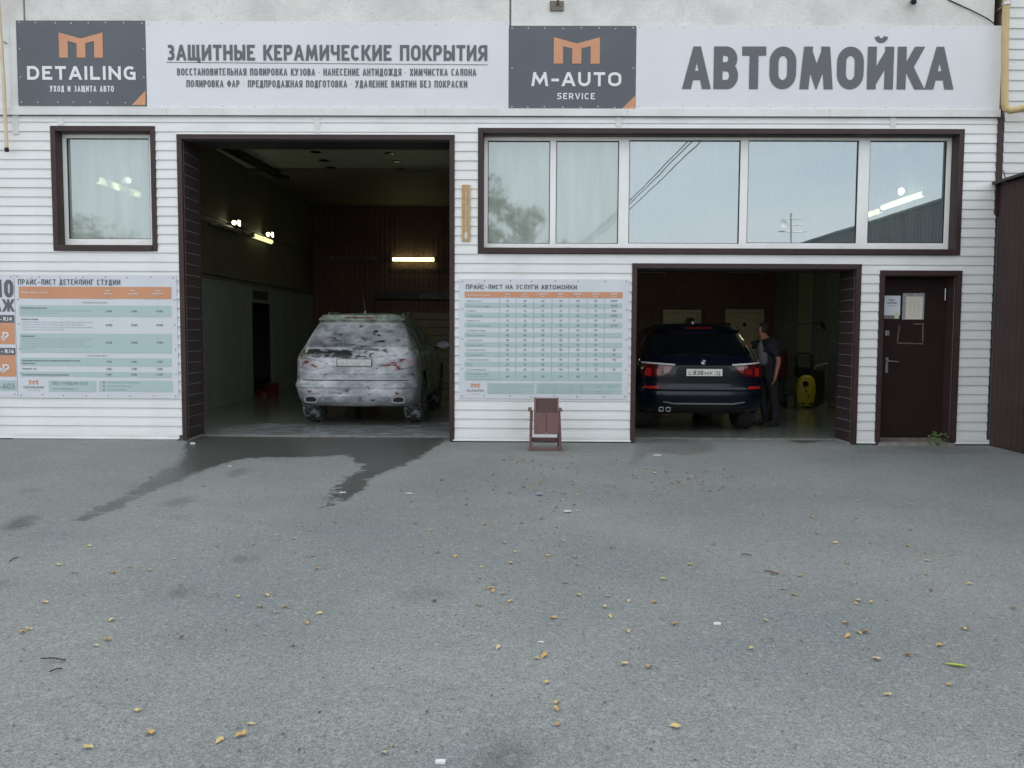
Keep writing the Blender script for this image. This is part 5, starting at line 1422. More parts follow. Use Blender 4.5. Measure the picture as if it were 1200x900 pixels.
    fy = .95 * c; fz = float(np.interp(fy, [.62, .80, 1.15], [zz(1.70), zz(1.725), zz(1.74)]))
    part(MB().prism([(fy - .02, fz - .01), (fy + .16, fz - .0), (fy + .08, fz + .012), (fy + .02, fz + .036), (fy - .01, fz + .032)], 'x', -.014, .014), 'antenna_fin', mats['fin'], bevel=.006)
    if spec.get('rod'): part(MB().bar((0, fy + .02, fz + .04), (-.03, fy - .02, fz + .27), .004, 6), 'antenna_rod', mats['chrome'])
    return cs

BLUE_E = mat('enamel_blue', (.05, .22, .55), .3); WHITE_E = mat('enamel_white', (.8, .8, .8), .3)
CHROME = mat('chrome', (.75, .75, .76), .12, metal=1)
side_w = [[(.62, 1.19), (1.12, 1.18), (1.12, 1.52), (.92, 1.52)], [(1.20, 1.18), (2.02, 1.17), (2.02, 1.57), (1.20, 1.54)], [(2.10, 1.17), (2.98, 1.165), (2.62, 1.50), (2.42, 1.57), (2.10, 1.575)]]
# ---- foamed car in the tall bay
FO = car_paint('foamed_paint', (.020, .022, .024), 1.0)
FG = car_paint('foamed_glass', (.008, .009, .011), .8, .05, .36)
FM = mat('filmed_mirror', (.07, .075, .08), .4, (.03, .03, .03), 12)
FT = mat('foamed_tyre', (.035, .035, .038), .8, (.40, .42, .48), 14, 5, amt=(.46, .64))
FRED = car_paint('foamed_lamp', (.20, .03, .035), .1, .12)
spec5 = dict(wheel_r=.385,
    rear_window=[(-.76, 1.205), (.76, 1.205), (.655, 1.545), (-.655, 1.545)],
    spoiler=[(-.66, 1.585), (.66, 1.585), (.62, 1.66), (-.62, 1.66)], brake_strip=[(-.22, 1.612), (.22, 1.612), (.22, 1.628), (-.22, 1.628)],
    side_windows=side_w, door_gaps=(1.16, 2.06, 3.05), handles=(1.30, 2.22),
    plate_recess=[(-.36, .86), (.36, .86), (.33, 1.10), (-.33, 1.10)], plate=(0, .975), badge_z=None,
    plate_text=(("С", -.225, -.185, .045), ("157", -.165, -.02, .066), ("НР", .0, .115, .045), ("72", .165, .228, .052)),
    lights=[dict(poly=[(.44, .90), (.62, .86), (.90, .92), (.93, 1.0), (.90, 1.06), (.50, 1.02), (.40, .97)], off=.010, name='tail_light', mat=FRED),
            dict(poly=[(.44, 1.0), (.88, 1.045), (.88, 1.065), (.44, 1.03)], off=.013, name='light_strip', mat=FO, r=.006),
            dict(poly=[(.62, .50), (.84, .50), (.84, .545), (.62, .545)], off=.008, name='reflector', mat=FRED, r=.01)],
    panels=[dict(poly=[(-.92, .60), (.92, .60), (.92, .655), (-.92, .655)], off=.018, name='bumper_lip', mat=FO),
            dict(poly=[(-.80, .70), (.80, .70), (.80, .712), (-.80, .712)], off=.004, name='tailgate_gap', mat=M['black'], r=.004, depth=.01),
            dict(poly=[(-.58, .36), (.58, .36), (.52, .47), (-.52, .47)], off=.010, name='bumper_insert', mat=FG),
            dict(poly=[(-.62, .80), (.62, .80), (.60, .822), (-.60, .822)], off=.008, name='crease', mat=FO, r=.008)],
    wiper=True, rod=True, exhausts=((-.66, .415, .10, .052), (.66, .415, .10, .052)))
mats5 = dict(mirror=FM, paint=FO, tyre=FT, rim=mat('rim_dull', (.25, .25, .26), .4, (.5, .5, .53), 14, metal=.5), glass=FG, brake=FRED, chrome=mat('dull_chrome', (.4, .4, .4), .3, metal=.8), trim=mat('grey_trim', (.10, .10, .10), .6, (.3, .31, .33), 9),
             rail=FO, recess=FO, plate=mat('foamed_plate', (.68, .70, .66), .5, (.55, .56, .56), 18), plate_ink=mat('foamed_ink', (.36, .37, .38), .6, (.62, .63, .62), 25), wiper=mat('wiper_wet', (.12, .125, .14), .5, (.3, .31, .34), 15), exhaust=mat('exhaust_steel', (.35, .35, .36), .25, metal=1), fin=FO)
yc = P(415, 497, 0)
car5 = empty('foamed_car', (0, 0, 0), 'dark SUV covered in white washing foam in the tall bay', 'car')
make_car(car5, 4.89, 1.94, 1.76, mats5, spec5)
Y5 = 1.50; car5.location = (P(414.6, 427, Y5).x, Y5, .012)
# ---- dark blue car in the low bay
NB = car_paint('navy_paint', (.0025, .004, .013), 0)
DG = mat('dark_glass', (.004, .005, .008), .04, coat=.5)
REDL = mat('red_lens', (.22, .008, .007), .12, coat=.4); REDB = mat('red_lens_deep', (.07, .004, .004), .12, coat=.5)
REFL = mat('reflector_red', (.45, .015, .012), .3); PINK = mat('lens_clear_red', (.22, .05, .045), .08, coat=1)
spec3 = dict(wheel_r=.36,
    rear_window=[(-.745, 1.215), (.745, 1.215), (.665, 1.56), (-.665, 1.56)],
    spoiler=[(-.66, 1.59), (.66, 1.59), (.62, 1.66), (-.62, 1.66)], brake_strip=[(-.20, 1.612), (.20, 1.612), (.20, 1.634), (-.20, 1.634)],
    side_windows=side_w, door_gaps=(1.16, 2.06, 3.05), handles=(1.30, 2.22),
    plate_recess=[(-.36, .84), (.36, .84), (.42, .93), (.38, 1.05), (-.38, 1.05), (-.42, .93)], plate=(0, .965), badge_z=1.125,
    plate_text=(("С", -.225, -.180, .048), ("838", -.160, -.015, .068), ("НХ", .005, .120, .048), ("72", .165, .228, .055)),
    lights=[dict(poly=[(.50, .97), (.62, .90), (.86, .885), (.90, .96), (.885, 1.09), (.44, 1.06)], off=.010, name='tail_light', mat=REDB),
            dict(poly=[(.42, 1.065), (.885, 1.095), (.885, 1.115), (.42, 1.085)], off=.014, name='light_strip', mat=mat('clear_strip', (.75, .76, .78), .1, coat=1), r=.006),
            dict(poly=[(.76, .90), (.83, .90), (.83, 1.03), (.76, 1.03)], off=.0135, name='light_pipe', mat=REFL, r=.03),
            dict(poly=[(.61, .93), (.72, .93), (.72, 1.02), (.61, 1.02)], off=.013, name='light_ring', mat=REDL, r=.04),
            dict(poly=[(.50, .985), (.585, .95), (.585, 1.05), (.48, 1.045)], off=.013, name='reversing_lens', mat=PINK, r=.02),
            dict(poly=[(.66, .705), (.86, .705), (.86, .745), (.66, .745)], off=.010, name='reflector', mat=REFL, r=.012)],
    panels=[dict(poly=[(-.90, .62), (.90, .62), (.90, .665), (-.90, .665)], off=.010, name='bumper_lip', mat=NB),
            dict(poly=[(-.78, .79), (.78, .79), (.78, .802), (-.78, .802)], off=.004, name='tailgate_gap', mat=M['black'], r=.004, depth=.01),
            dict(poly=[(-.60, .50), (-.44, .47), (.44, .47), (.60, .50), (.60, .515), (.44, .487), (-.44, .487), (-.60, .515)], off=.014, name='bumper_trim', mat=CHROME, r=.004),
            dict(poly=[(-.66, .33), (.66, .33), (.60, .45), (-.60, .45)], off=.008, name='bumper_insert', mat=M['black']),
            dict(poly=[(-.40, .806), (.40, .806), (.40, .83), (-.40, .83)], off=.006, name='tailgate_lip', mat=NB, r=.01)],
    wiper=False, rod=False, exhausts=((-.62, .385, .035, .032), (-.52, .385, .035, .032)))
mats3 = dict(mirror=NB, paint=NB, tyre=M['rubber'], rim=mat('rim_silver', (.5, .5, .5), .3, metal=.9), glass=DG, brake=mat('brake_red', (.20, .008, .008), .15, coat=1), chrome=CHROME, trim=M['black'], rail=mat('rail_black', (.02, .02, .02), .25), recess=M['black'],
             plate=mat('plate_white', (.80, .80, .76), .4), plate_ink=mat('plate_ink', (.03, .03, .035), .5), wiper=M['black'], exhaust=CHROME, fin=WHITE_E)
car3 = empty('navy_car', (0, 0, 0), 'clean dark navy SUV with red tail lights in the low bay', 'car')
make_car(car3, 4.65, 1.88, 1.61, mats3, spec3)
Y3 = .90; car3.location = (P(826, 434, Y3).x, Y3, .012)
# ================================================================== PERSON
def skin_mesh(name, nodes, edges, m, parent, sub=2, root=0, extra=None):
    """nodes: list of (x, y, z, r[, r2]); surface grown with the Skin modifier"""
    me = bpy.data.meshes.new(name); me.from_pydata([n[:3] for n in nodes], edges, [])
    o = link(name, me)
    md = o.modifiers.new('skin', 'SKIN'); md.use_smooth_shade = True
    for i, n in enumerate(nodes):
        sv = me.skin_vertices[0].data[i]; sv.radius = (n[3], n[4] if len(n) > 4 else n[3]); sv.use_root = (i == root)
    sb = o.modifiers.new('sub', 'SUBSURF'); sb.levels = sub; sb.render_levels = sub
    dg = bpy.context.evaluated_depsgraph_get(); nm = bpy.data.meshes.new_from_object(o.evaluated_get(dg)); bpy.data.objects.remove(o)
    if extra:
        bm = bmesh.new(); bm.from_mesh(nm); m2 = extra.mesh('x'); bm.from_mesh(m2); bm.to_mesh(nm); bm.free()
    nm.materials.clear(); nm.materials.append(m); nm.polygons.foreach_set('use_smooth', [True] * len(nm.polygons))
    return link(name, nm, parent)
SKIN = mat('skin', (.42, .20, .14), .5, (.36, .16, .11), 14)
pe = G(898, 500, .012); pe = Vector((3.88, 2.1, .012))
per = empty('person', pe, 'man in dark jacket and grey shirt standing beside the navy car, one hand on it', 'person')
nd, ed = [], []
def chain(pts, start=None):
    prev = start
    for p in pts:
        nd.append(p); i = len(nd) - 1
        if prev is not None: ed.append((prev, i))
        prev = i
    return prev
chain([(0, 0, .86, .10, .09)])
c1_ = chain([(-.01, 0, 1.02, .082, .078)], 0); c2__ = chain([(-.03, 0, 1.20, .115, .095)], c1_); c3_ = chain([(-.06, 0, 1.31, .095, .075)], c2__)
nk = chain([(-.09, 0, 1.385, .052, .052)], c3_); jaw = chain([(-.115, 0, 1.44, .062, .07)], nk); sk = chain([(-.115, 0, 1.51, .078, .088)], jaw); chain([(-.11, 0, 1.565, .055, .065)], sk)
def arm(sh, el, wr, palm_dir, up):
    a = chain([(*sh, .055)], c3_); b = chain([(*[(sh[i] + el[i]) / 2 for i in range(3)], .050), (*el, .042)], a)
    w = chain([(*[(el[i] * .6 + wr[i] * .4) for i in range(3)], .040), (*wr, .027)], b)
    wv, d, u = Vector(wr), Vector(palm_dir).normalized(), Vector(up).normalized(); sd = d.cross(u).normalized()
    pc = wv + d * .05; p = chain([(*pc, .036, .018)], w)
    for k, (off, ln_) in enumerate(((-.030, .066), (-.010, .075), (.010, .070), (.029, .055))):
        f0 = pc + d * .04 + sd * off; f1 = f0 + d * ln_ * .5 - u * .008; f2 = f1 + d * ln_ * .45 - u * .022
        chain([(*f0, .0095), (*f1, .0088), (*f2, .0075)], p)
    t0 = wv + d * .03 - sd * .036; t1 = t0 + d * .028 - sd * .018 - u * .006
    chain([(*t0, .011), (*t1, .0095), (*(t1 + d * .024 - u * .006), .008)], p)
arm((-.02, -.165, 1.285), (.085, -.225, 1.03), (.035, -.245, .80), (-.25, -.02, -1), (1, -.2, -.2))
arm((-.09, .165, 1.29), (-.27, .16, 1.24), (-.40, .04, 1.31), (-.6, -.1, .35), (.35, .2, .8))
for sy, kx, ax_ in ((-1, .06, .085), (1, -.05, .03)):
    h = chain([(0, sy * .09, .80, .10, .09)], 0); chain([(kx * .5, sy * .095, .62, .085), (kx, sy * .10, .45, .060), (kx + .02, sy * .10, .30, .058), (ax_, sy * .10, .10, .042), (ax_ - .05, sy * .105, .045, .038), (ax_ - .14, sy * .11, .035, .034)], h)
ex = MB(); hx, hz = -.115, 1.50
ex.prism([(hx - .082, hz + .01), (hx - .108, hz - .018), (hx - .082, hz - .024)], 'y', -.011, .011)
for sy in (-1, 1): ex.lathe([(0, -.008), (.016, -.006), (.022, 0), (.016, .006), (0, .008)], (hx + .012, sy * .074, hz - .008), 'y', 10)
ex.lathe([(0, -.004), (.016, -.002), (.018, .004)], (hx - .076, 0, hz - .052), 'x', 8)
skin_mesh('body', nd, ed, SKIN, per, extra=ex)
FACE = mat('eye_dark', (.03, .02, .02), .4)
for sy in (-1, 1): MB().lathe([(0, -.006), (.009, -.003), (.011, .004)], (hx - .075, sy * .030, hz + .012), 'x', 10).build('eye', FACE, per)
JK = mat('jacket_dark', (.012, .013, .018), .8, (.02, .02, .026), 12); TR = mat('trousers_dark', (.014, .014, .016), .85, (.022, .022, .024), 12); SH = mat('shirt_grey', (.20, .20, .22), .85, (.16, .16, .18), 15)
nd, ed = [], []
chain([(.01, 0, .70, .15, .15), (.005, 0, .84, .158, .158)]); a_ = chain([(0, .0, 1.03, .155, .155), (-.025, .0, 1.20, .17, .165), (-.055, .0, 1.31, .145, .13), (-.08, 0, 1.36, .075, .075)], 1) - 1
chain([(-.015, -.17, 1.275, .092), (.035, -.195, 1.16, .076), (.078, -.220, 1.06, .062)], a_); chain([(-.085, .165, 1.28, .092), (-.18, .165, 1.265, .074), (-.26, .16, 1.245, .058)], a_)
skin_mesh('jacket', nd, ed, JK, per)
nd, ed = [], []
chain([(-.095, -.055, .93, .09)]); chain([(-.105, -.06, 1.06, .095), (-.13, -.055, 1.20, .095), (-.11, -.01, 1.34, .07)], 0)
skin_mesh('shirt', nd, ed, SH, per)
nd, ed = [], []
chain([(.0, 0, .96, .155, .15), (0, 0, .88, .165, .16)])
for sy, kx, ax_ in ((-1, .06, .085), (1, -.05, .03)):
    chain([(0, sy * .085, .80, .115, .11), (kx * .5, sy * .095, .62, .10), (kx, sy * .10, .45, .078), (kx + .02, sy * .10, .28, .072), (ax_, sy * .10, .05, .070)], 1)
skin_mesh('trousers', nd, ed, TR, per)
for sy, ax_ in ((-1, .085), (1, .03)):
    MB().prism([(ax_ + .06, 0), (ax_ - .20, 0), (ax_ - .21, .03), (ax_ - .17, .06), (ax_ - .06, .085), (ax_ + .05, .09), (ax_ + .065, .04)], 'y', sy * .10 - .045, sy * .10 + .045).build('shoe', M['black'], per, bevel=.012)
hr = MB(); hr.lathe([(.0, .105), (.045, .098), (.072, .072), (.086, .035), (.088, .005), (.080, -.035), (.055, -.05)], (hx + .012, 0, hz), 'z', 24)
hm = hr.mesh('hair', mat('hair_dark', (.02, .015, .012), .8, (.035, .028, .02), 60), True)
bm = bmesh.new(); bm.from_mesh(hm)
bmesh.ops.delete(bm, geom=[v for v in bm.verts if v.co.x < hx - .045 and v.co.z < hz + .055], context='VERTS'); bm.to_mesh(hm); bm.free()
ho = link('hair', hm, per)

# ================================================================== PRESSURE WASHER AND FITTINGS OF THE RIGHT BAY
Yw = 5.3; wx = P(942, 470, Yw).x
pwv = empty('pressure_washer', (wx, Yw, .012), 'upright yellow and black pressure washer by the right wall of the low bay', 'pressure washer')
YL = mat('washer_yellow', (.55, .43, .03), .4, (.48, .37, .03), 4)
prof = [(0, .0), (.11, .01), (.165, .10), (.185, .26), (.18, .42), (.145, .55), (.07, .605), (0, .61)]
sh_ = MB(); sh_.lathe(prof, (0, 0, .03), 'z', 28)
mo = sh_.mesh('front_shell', YL, True)
for v in mo.vertices: v.co.y = v.co.y * .55 - .10
link('front_shell', mo, pwv)
MB().lathe([(0, -.02), (.055, -.015), (.06, .02)], (-.04, -.195, .47), 'y', 18).build('dial_recess', M['black'], pwv)
for x_, z_ in ((-.07, .10), (.07, .09), (.02, .24), (-.02, .33)): MB().lathe([(0, -.012), (.022, -.01), (.024, .01)], (x_, -.19 if z_ > .2 else -.165, z_), 'y', 12).build('vent', M['black'], pwv)
MB().box(-.02, .40, .0, .42, .06, .74).build('housing', mat('washer_body', (.018, .02, .026), .4), pwv, bevel=.05)
MB().box(-.12, .12, -.02, .30, .60, .78).build('top_cover', M['black'], pwv, bevel=.04)
MB().tube([(-.13, .06, .70), (-.15, .08, .98), (-.10, .10, 1.05), (.12, .10, 1.05), (.17, .08, .98), (.15, .06, .70)], .020, 10).build('push_handle', M['black'], pwv, smooth=True)
MB().box(-.09, .11, .085, .10, .80, 1.0).build('handle_panel', mat('panel_dim', (.10, .11, .10), .4), pwv, bevel=.01)
MB().bar((.22, .05, .80), (.48, .12, .86), .020).bar((.22, .05, .80), (.20, .05, .72), .018).build('spray_gun', mat('gun_grey', (.30, .30, .27), .4), pwv, smooth=True)
for y_ in (.02, .40): MB().lathe([(.0, -.035), (.10, -.03), (.12, 0), (.10, .03), (.0, .035)], (.22, y_, .12), 'y', 24).build('wheel', M['rubber'], pwv, smooth=True)
MB().tube([(.30, .2, .45), (.46, .1, .30), (.50, 0, .12), (.42, -.15, .03), (.6, -.3, .02), (.9, -.25, .02), (1.1, -.5, .02), (.8, -.75, .02), (.55, -.6, .02), (.7, -.4, .03), (1.0, -.6, .02), (1.15, -1.0, .02)], .016, 8).build('hose', M['rubber'], pwv, smooth=True)
# lance on the right wall
xa = XR - .08
y0_, y1_ = W(920, 381, xa).y, W(962, 379, xa).y; zl_ = W(940, 380, xa).z
la = empty('wall_lance', (xa, (y0_ + y1_) / 2, zl_), 'thin spray lance hung level on the green right wall of the low bay', 'lance')
MB().bar((0, y0_ - (y0_ + y1_) / 2, -.04), (0, y1_ - (y0_ + y1_) / 2, .03), .018).build('lance_tube', M['steel'], la)
MB().bar((0, y1_ - (y0_ + y1_) / 2, .03), (0, y1_ - (y0_ + y1_) / 2 - .22, -.10), .03).build('grip', M['black'], la)
for t_ in (-.3, .3): MB().bar((0, t_ * abs(y1_ - y0_), 0), (.08, t_ * abs(y1_ - y0_), 0), .012).build('hook', M['steel'], la)
ya_, yb__ = W(936, 350, XR - .03).y, W(951, 350, XR - .03).y  # pale strip added where the wall is lit; the light is in its colour
MB().box(XR - .035, XR - .021, yb__, ya_, .9, 3.9).build('lit_wall_strip', mat('lit_wall_olive', (.42, .42, .24), .5, (.36, .37, .22), 1.2, stretch=(1, 1, .2)), label='tall pale olive strip painted as light on the right wall of the low bay', cat='lit wall strip')
rc_ = empty('red_cabinet', (6.7, 11.3, .012), 'dark red cabinet in the far right corner of the low bay', 'cabinet')
RC = mat('cabinet_red', (.20, .035, .03), .5, (.15, .025, .022), 4)
MB().box(-.2, .25, -.35, .35, .25, .98).build('cabinet_box', RC, rc_, bevel=.01)
MB().box(-.19, .24, -.372, -.352, .27, .96).build('cabinet_door', RC, rc_, bevel=.006)
for x_ in (-.17, .22):
    for y_ in (-.3, .3): MB().bar((x_, y_, 0), (x_, y_, .26), .018).build('leg', M['black'], rc_)
# dark barrow / cart low between person and washer
ct = empty('hose_cart', (4.75, 4.2, .012), 'low dark hose cart on the floor behind the person', 'cart')
MB().bar((-.25, 0, .30), (.25, 0, .34), .015).bar((-.25, 0, .30), (-.25, .1, .06), .015).bar((.25, 0, .34), (.27, .1, .06), .015).build('cart_frame', M['black'], ct)
MB().lathe([(.0, -.11), (.14, -.10), (.14, -.08), (.08, -.07), (.08, .07), (.14, .08), (.14, .10), (0, .11)], (0, .1, .20), 'x', 22).build('hose_drum', M['rubber'], ct, smooth=30)

# ================================================================== WOODEN SEAT FRAME BY THE WALL
WD = mat('red_brown_wood', (.185, .095, .092), .6, (.125, .062, .062), 5, 5, .25, 40, stretch=(1, 1, .35))
WD_SHADE = mat('red_brown_wood_shaded', (.070, .030, .030), .6, (.05, .022, .022), 5, 5, .2, 40)  # darker wood copy; the shade on the recessed back is put into it
Ya, Yb = -.72, -.30
fl, fr = G(621.5, 529, 0), G(657, 528.5, 0)
Ya = (fl.y + fr.y) / 2
st = empty('wooden_seat', ((fl.x + fr.x) / 2, Ya + .2, 0), 'small red brown wooden folding seat standing against the white wall under the price board', 'seat')
o_ = Vector(st.location)
ztop = P(622, 482, Ya).z
def st_b(mb, name, m=WD, **k): return on(st, mb, name, m, **k)
for s_, fx2, tx2 in ((-1, fl.x, P(622.5, 482, Ya).x), (1, fr.x, P(655.5, 482, Ya).x)):
    st_b(MB().beam((fx2, Ya, .0), (tx2, Ya + .03, ztop), .030, .030), 'front_post', bevel=.003)
    st_b(MB().beam((fx2 - s_ * .01, Ya + .36, .0), (tx2 - s_ * .01, Ya + .22, ztop - .015), .028, .028), 'rear_post', bevel=.003)
    st_b(MB().beam((tx2 + s_ * .015, Ya - .03, ztop + .012), (tx2 + s_ * .012, Ya + .30, ztop + .012), .045, .022), 'arm_rest', bevel=.003)
    st_b(MB().beam((fx2, Ya - .01, .015), (fx2 - s_ * .01, Ya + .40, .015), .036, .030), 'runner', bevel=.003)
st_b(MB().beam((fl.x + .02, Ya + .002, .030), (fr.x - .02, Ya + .002, .030), .024, .034), 'cross_bar', bevel=.003)
st_b(MB().beam((fl.x + .02, Ya + .35, .10), (fr.x - .02, Ya + .35, .10), .024, .05), 'cross_bar', bevel=.003)
a, b, c = P(625.5, 483.5, Ya + .01), P(655, 483.5, Ya + .01), P(625, 509, Ya - .03)
w3 = (b.x - a.x) / 3
for i in range(2):
    xa_ = a.x + i * (b.x - a.x) / 2; st_b(MB().beam((xa_ + (b.x - a.x) / 4, Ya + .015, a.z), (xa_ + (b.x - a.x) / 4, Ya - .02, c.z), (b.x - a.x) / 2 - .003, .018, up=(0, 1, 0)), 'seat_board', bevel=.003)
st_b(MB().box(a.x + .02, b.x - .02, Ya + .012, Ya + .030, c.z + .03, a.z - .02), 'crack_shade_board', WD_SHADE)  # dark board added behind the seat boards to darken the crack between them
a2, b2_, c2 = P(626, 467, Ya + .2), P(654.5, 467, Ya + .2), P(626, 484.5, Ya + .05)
st_b(MB().beam(((a2.x + b2_.x) / 2, Ya + .22, a2.z), ((a2.x + b2_.x) / 2, Ya + .06, c2.z - .02), b2_.x - a2.x, .018, up=(0, 1, 0)), 'back_board', WD_SHADE, bevel=.003)
for x_ in (a2.x + .01, b2_.x - .01): st_b(MB().beam((x_, Ya + .215, a2.z + .006), (x_, Ya + .04, c2.z - .02), .022, .032, up=(0, 1, 0)), 'back_edge', bevel=.002)
st_b(MB().beam((a2.x, Ya + .215, a2.z + .004), (b2_.x, Ya + .215, a2.z + .004), .03, .014), 'top_edge', mat('pale_edge', (.30, .24, .22), .6), bevel=.002)  # top edge in a paler, greyer tone than the boards

# ================================================================== LEAVES AND LITTER
LC = [mat('leaf_yellow', (.60, .47, .20), .6, (.48, .36, .14), 60), mat('leaf_gold', (.56, .36, .11), .6, (.44, .27, .08), 60), mat('leaf_pale', (.56, .46, .26), .65, (.46, .36, .18), 60),
      mat('leaf_brown', (.24, .13, .06), .7, (.15, .08, .04), 60), mat('leaf_tan', (.42, .29, .15), .7, (.33, .21, .10), 60)]
rl = random.Random(21)
def leaf_mesh(m, size, curl):
    r_ = rl; n = 5; up_, dn_ = [], []
    vs = [(-size * .72, 0, .002)]
    for i in range(1, n):
        t = i / n; x = -size * .5 + size * t; w_ = size * .36 * math.sin(math.pi * min(1, t * 1.02)) ** .7 * r_.uniform(.85, 1.1)
        zc_ = curl * size * (2 * t - 1) ** 2 + .002
        vs += [(x, w_, zc_ + size * r_.uniform(.05, .22)), (x, 0, zc_), (x, -w_, zc_ + size * r_.uniform(.05, .22))]
    vs.append((size * .52, 0, curl * size + .003)); L_ = len(vs) - 1; fs = [(0, 2, 1), (0, 3, 2)]
    for i in range(n - 2):
        a = 1 + 3 * i; fs += [(a, a + 1, a + 4, a + 3), (a + 1, a + 2, a + 5, a + 4)]
    a = 1 + 3 * (n - 2); fs += [(a, a + 1, L_), (a + 1, a + 2, L_)]
    me_ = bpy.data.meshes.new('fallen_leaf'); me_.from_pydata(vs, [], fs); me_.materials.append(m)
    me_.polygons.foreach_set('use_smooth', [True] * len(fs)); return me_
LM = {i: [leaf_mesh(m, .032, rl.uniform(.0, .3)) for _ in range(3)] for i, m in enumerate(LC)}
LNAME = ['small yellow fallen leaf lying on the grey asphalt', 'small golden fallen leaf lying on the grey asphalt', 'small pale yellow fallen leaf lying on the grey asphalt', 'small brown fallen leaf lying on the grey asphalt', 'small tan fallen leaf lying on the grey asphalt']
LG = 'fallen leaves scattered over the asphalt yard'
def put_leaf(px, py, kind, sc=1.0):
    g = G(px, py); o = link('fallen_leaf', rl.choice(LM[kind]), None, (g.x, g.y, .004 + .006 * math.sin(g.x * .9 + 1) * math.cos(g.y * .8)), LNAME[kind], 'leaf', LG)
    o.rotation_euler = (rl.uniform(-.15, .15), rl.uniform(-.15, .15), rl.uniform(0, 6.28)); s_ = sc * rl.uniform(.85, 1.15); o.scale = (s_, s_ * rl.uniform(.8, 1.15), s_)
fixed = [(53, 706), (34, 738), (26, 741), (131, 727), (113, 757), (125, 750), (176, 861), (103, 877), (161, 834), (258, 869), (283, 863), (293, 851), (450, 885), (653, 852), (652, 834), (652, 826), (639, 803), (629, 774), (638, 771),
         (584, 761), (732, 781), (761, 785), (648, 726), (715, 725), (736, 743), (598, 706), (578, 694), (678, 699), (777, 680), (767, 707), (791, 734), (792, 855), (852, 560), (881, 531), (894, 603), (957, 626), (979, 637), (1021, 637),
         (1064, 641), (1086, 658), (1085, 674), (1136, 685), (930, 698), (1003, 709), (897, 729), (991, 732), (993, 748), (1006, 743), (880, 762), (1132, 739), (1101, 758), (1027, 775), (1041, 817), (1187, 714), (1112, 805), (105, 641),
         (204, 656), (176, 669), (152, 665), (88, 672), (68, 663), (133, 672), (305, 712), (279, 700), (313, 698), (375, 720), (360, 731), (343, 758), (345, 632), (512, 648), (534, 653), (505, 622), (603, 647), (660, 634), (642, 652),
         (709, 713), (393, 613), (548, 603), (648, 550), (737, 569), (708, 574), (713, 578), (691, 569), (547, 585), (579, 574), (581, 578), (597, 578), (641, 588), (634, 587), (546, 592), (676, 599), (673, 592), (470, 576), (518, 563),
         (607, 556), (598, 536), (602, 534), (762, 553), (766, 556), (856, 559), (868, 561), (823, 567), (905, 561), (1069, 588), (1066, 592), (1004, 588), (952, 607), (939, 581), (955, 582), (1066, 622), (964, 616), (808, 662)]
kinds = [0, 1, 2, 0, 4, 1, 0, 2]
for i, (x, y) in enumerate(fixed): put_leaf(x, y, kinds[(i * 5 + 3) % 8] if y > 600 else rl.choice([4, 2, 0, 4, 3]), 1.05 if y > 600 else .95)
for x, y in ((213, 748), (177, 560), (578, 557), (615, 571), (1013, 743), (1064, 770), (780, 553), (884, 570), (905, 673)): put_leaf(x, y, 3, 1.0)
# loose drifts of leaves
for cx, cy, sx2, sy2, n in ((620, 572, 75, 20, 44), (780, 562, 70, 18, 30), (640, 542, 50, 8, 14), (600, 540, 14, 3, 8), (760, 553, 14, 4, 8), (820, 568, 45, 12, 14), (575, 640, 110, 40, 16), (400, 640, 120, 50, 8), (260, 570, 60, 14, 6), (980, 660, 120, 70, 8),
                           (560, 700, 40, 15, 6), (300, 690, 100, 50, 6), (740, 650, 120, 60, 10)):
    for _ in range(n):
        x, y = rl.gauss(cx, sx2 * .6), rl.gauss(cy, sy2 * .6)
        if y > 529: put_leaf(x, y, rl.choice([4, 4, 2, 3, 1, 4, 0]), rl.uniform(.7, 1.15))
# bits of litter and grit: one mass
dm = MB()
for _ in range(1100):
    x = rl.uniform(-30, 1230); y = 524 + (abs(rl.gauss(0, 1)) * 95 if rl.random() < .6 else rl.uniform(0, 370)); g = G(x, min(y, 898)); s_ = rl.uniform(.003, .009); an = rl.uniform(0, 6.28)
    u = Vector((math.cos(an), math.sin(an), 0)) * s_; v = Vector((-math.sin(an), math.cos(an), 0)) * s_ * rl.uniform(.3, .8); c = Vector((g.x, g.y, .005 + .006 * math.sin(g.x * .9 + 1) * math.cos(g.y * .8)))
    dm.add([c - u, c - v, c + u, c + v, c + Vector((0, 0, s_ * .6))], [(0, 1, 4), (1, 2, 4), (2, 3, 4), (3, 0, 4)])
dm.build('leaf_litter', mat('litter_brown', (.10, .075, .05), .8, (.40, .34, .22), 5, amt=(.5, .6)), kind='stuff', label='crumbs of dry leaves and grit strewn over the asphalt')
# the larger greenish leaf at the lower right
g = G(1121, 782)
bl = empty('green_leaf', (g.x, g.y, .005), 'long yellow green willow leaf, the largest leaf at the lower right', 'leaf')
GLF = mat('leaf_green', (.46, .50, .07), .5, (.36, .42, .05), 40)
lm = MB(); n = 9
for i in range(n + 1):
    t = i / n; w_ = .011 * math.sin(math.pi * t) ** .7 + .0004; x = -.042 + .084 * t
    lm.v += [(x, -w_, .006 + .004 * math.sin(t * 3)), (x, 0, .002), (x, w_, .008)]
for i in range(n): lm.f += [(3 * i, 3 * i + 1, 3 * i + 4, 3 * i + 3), (3 * i + 1, 3 * i + 2, 3 * i + 5, 3 * i + 4)]
o = lm.build('blade', GLF, bl, smooth=True); MB().bar((-.042, 0, .003), (-.058, .006, .002), .001, 5).build('stalk', LC[3], bl); bl.rotation_euler.z = -.35
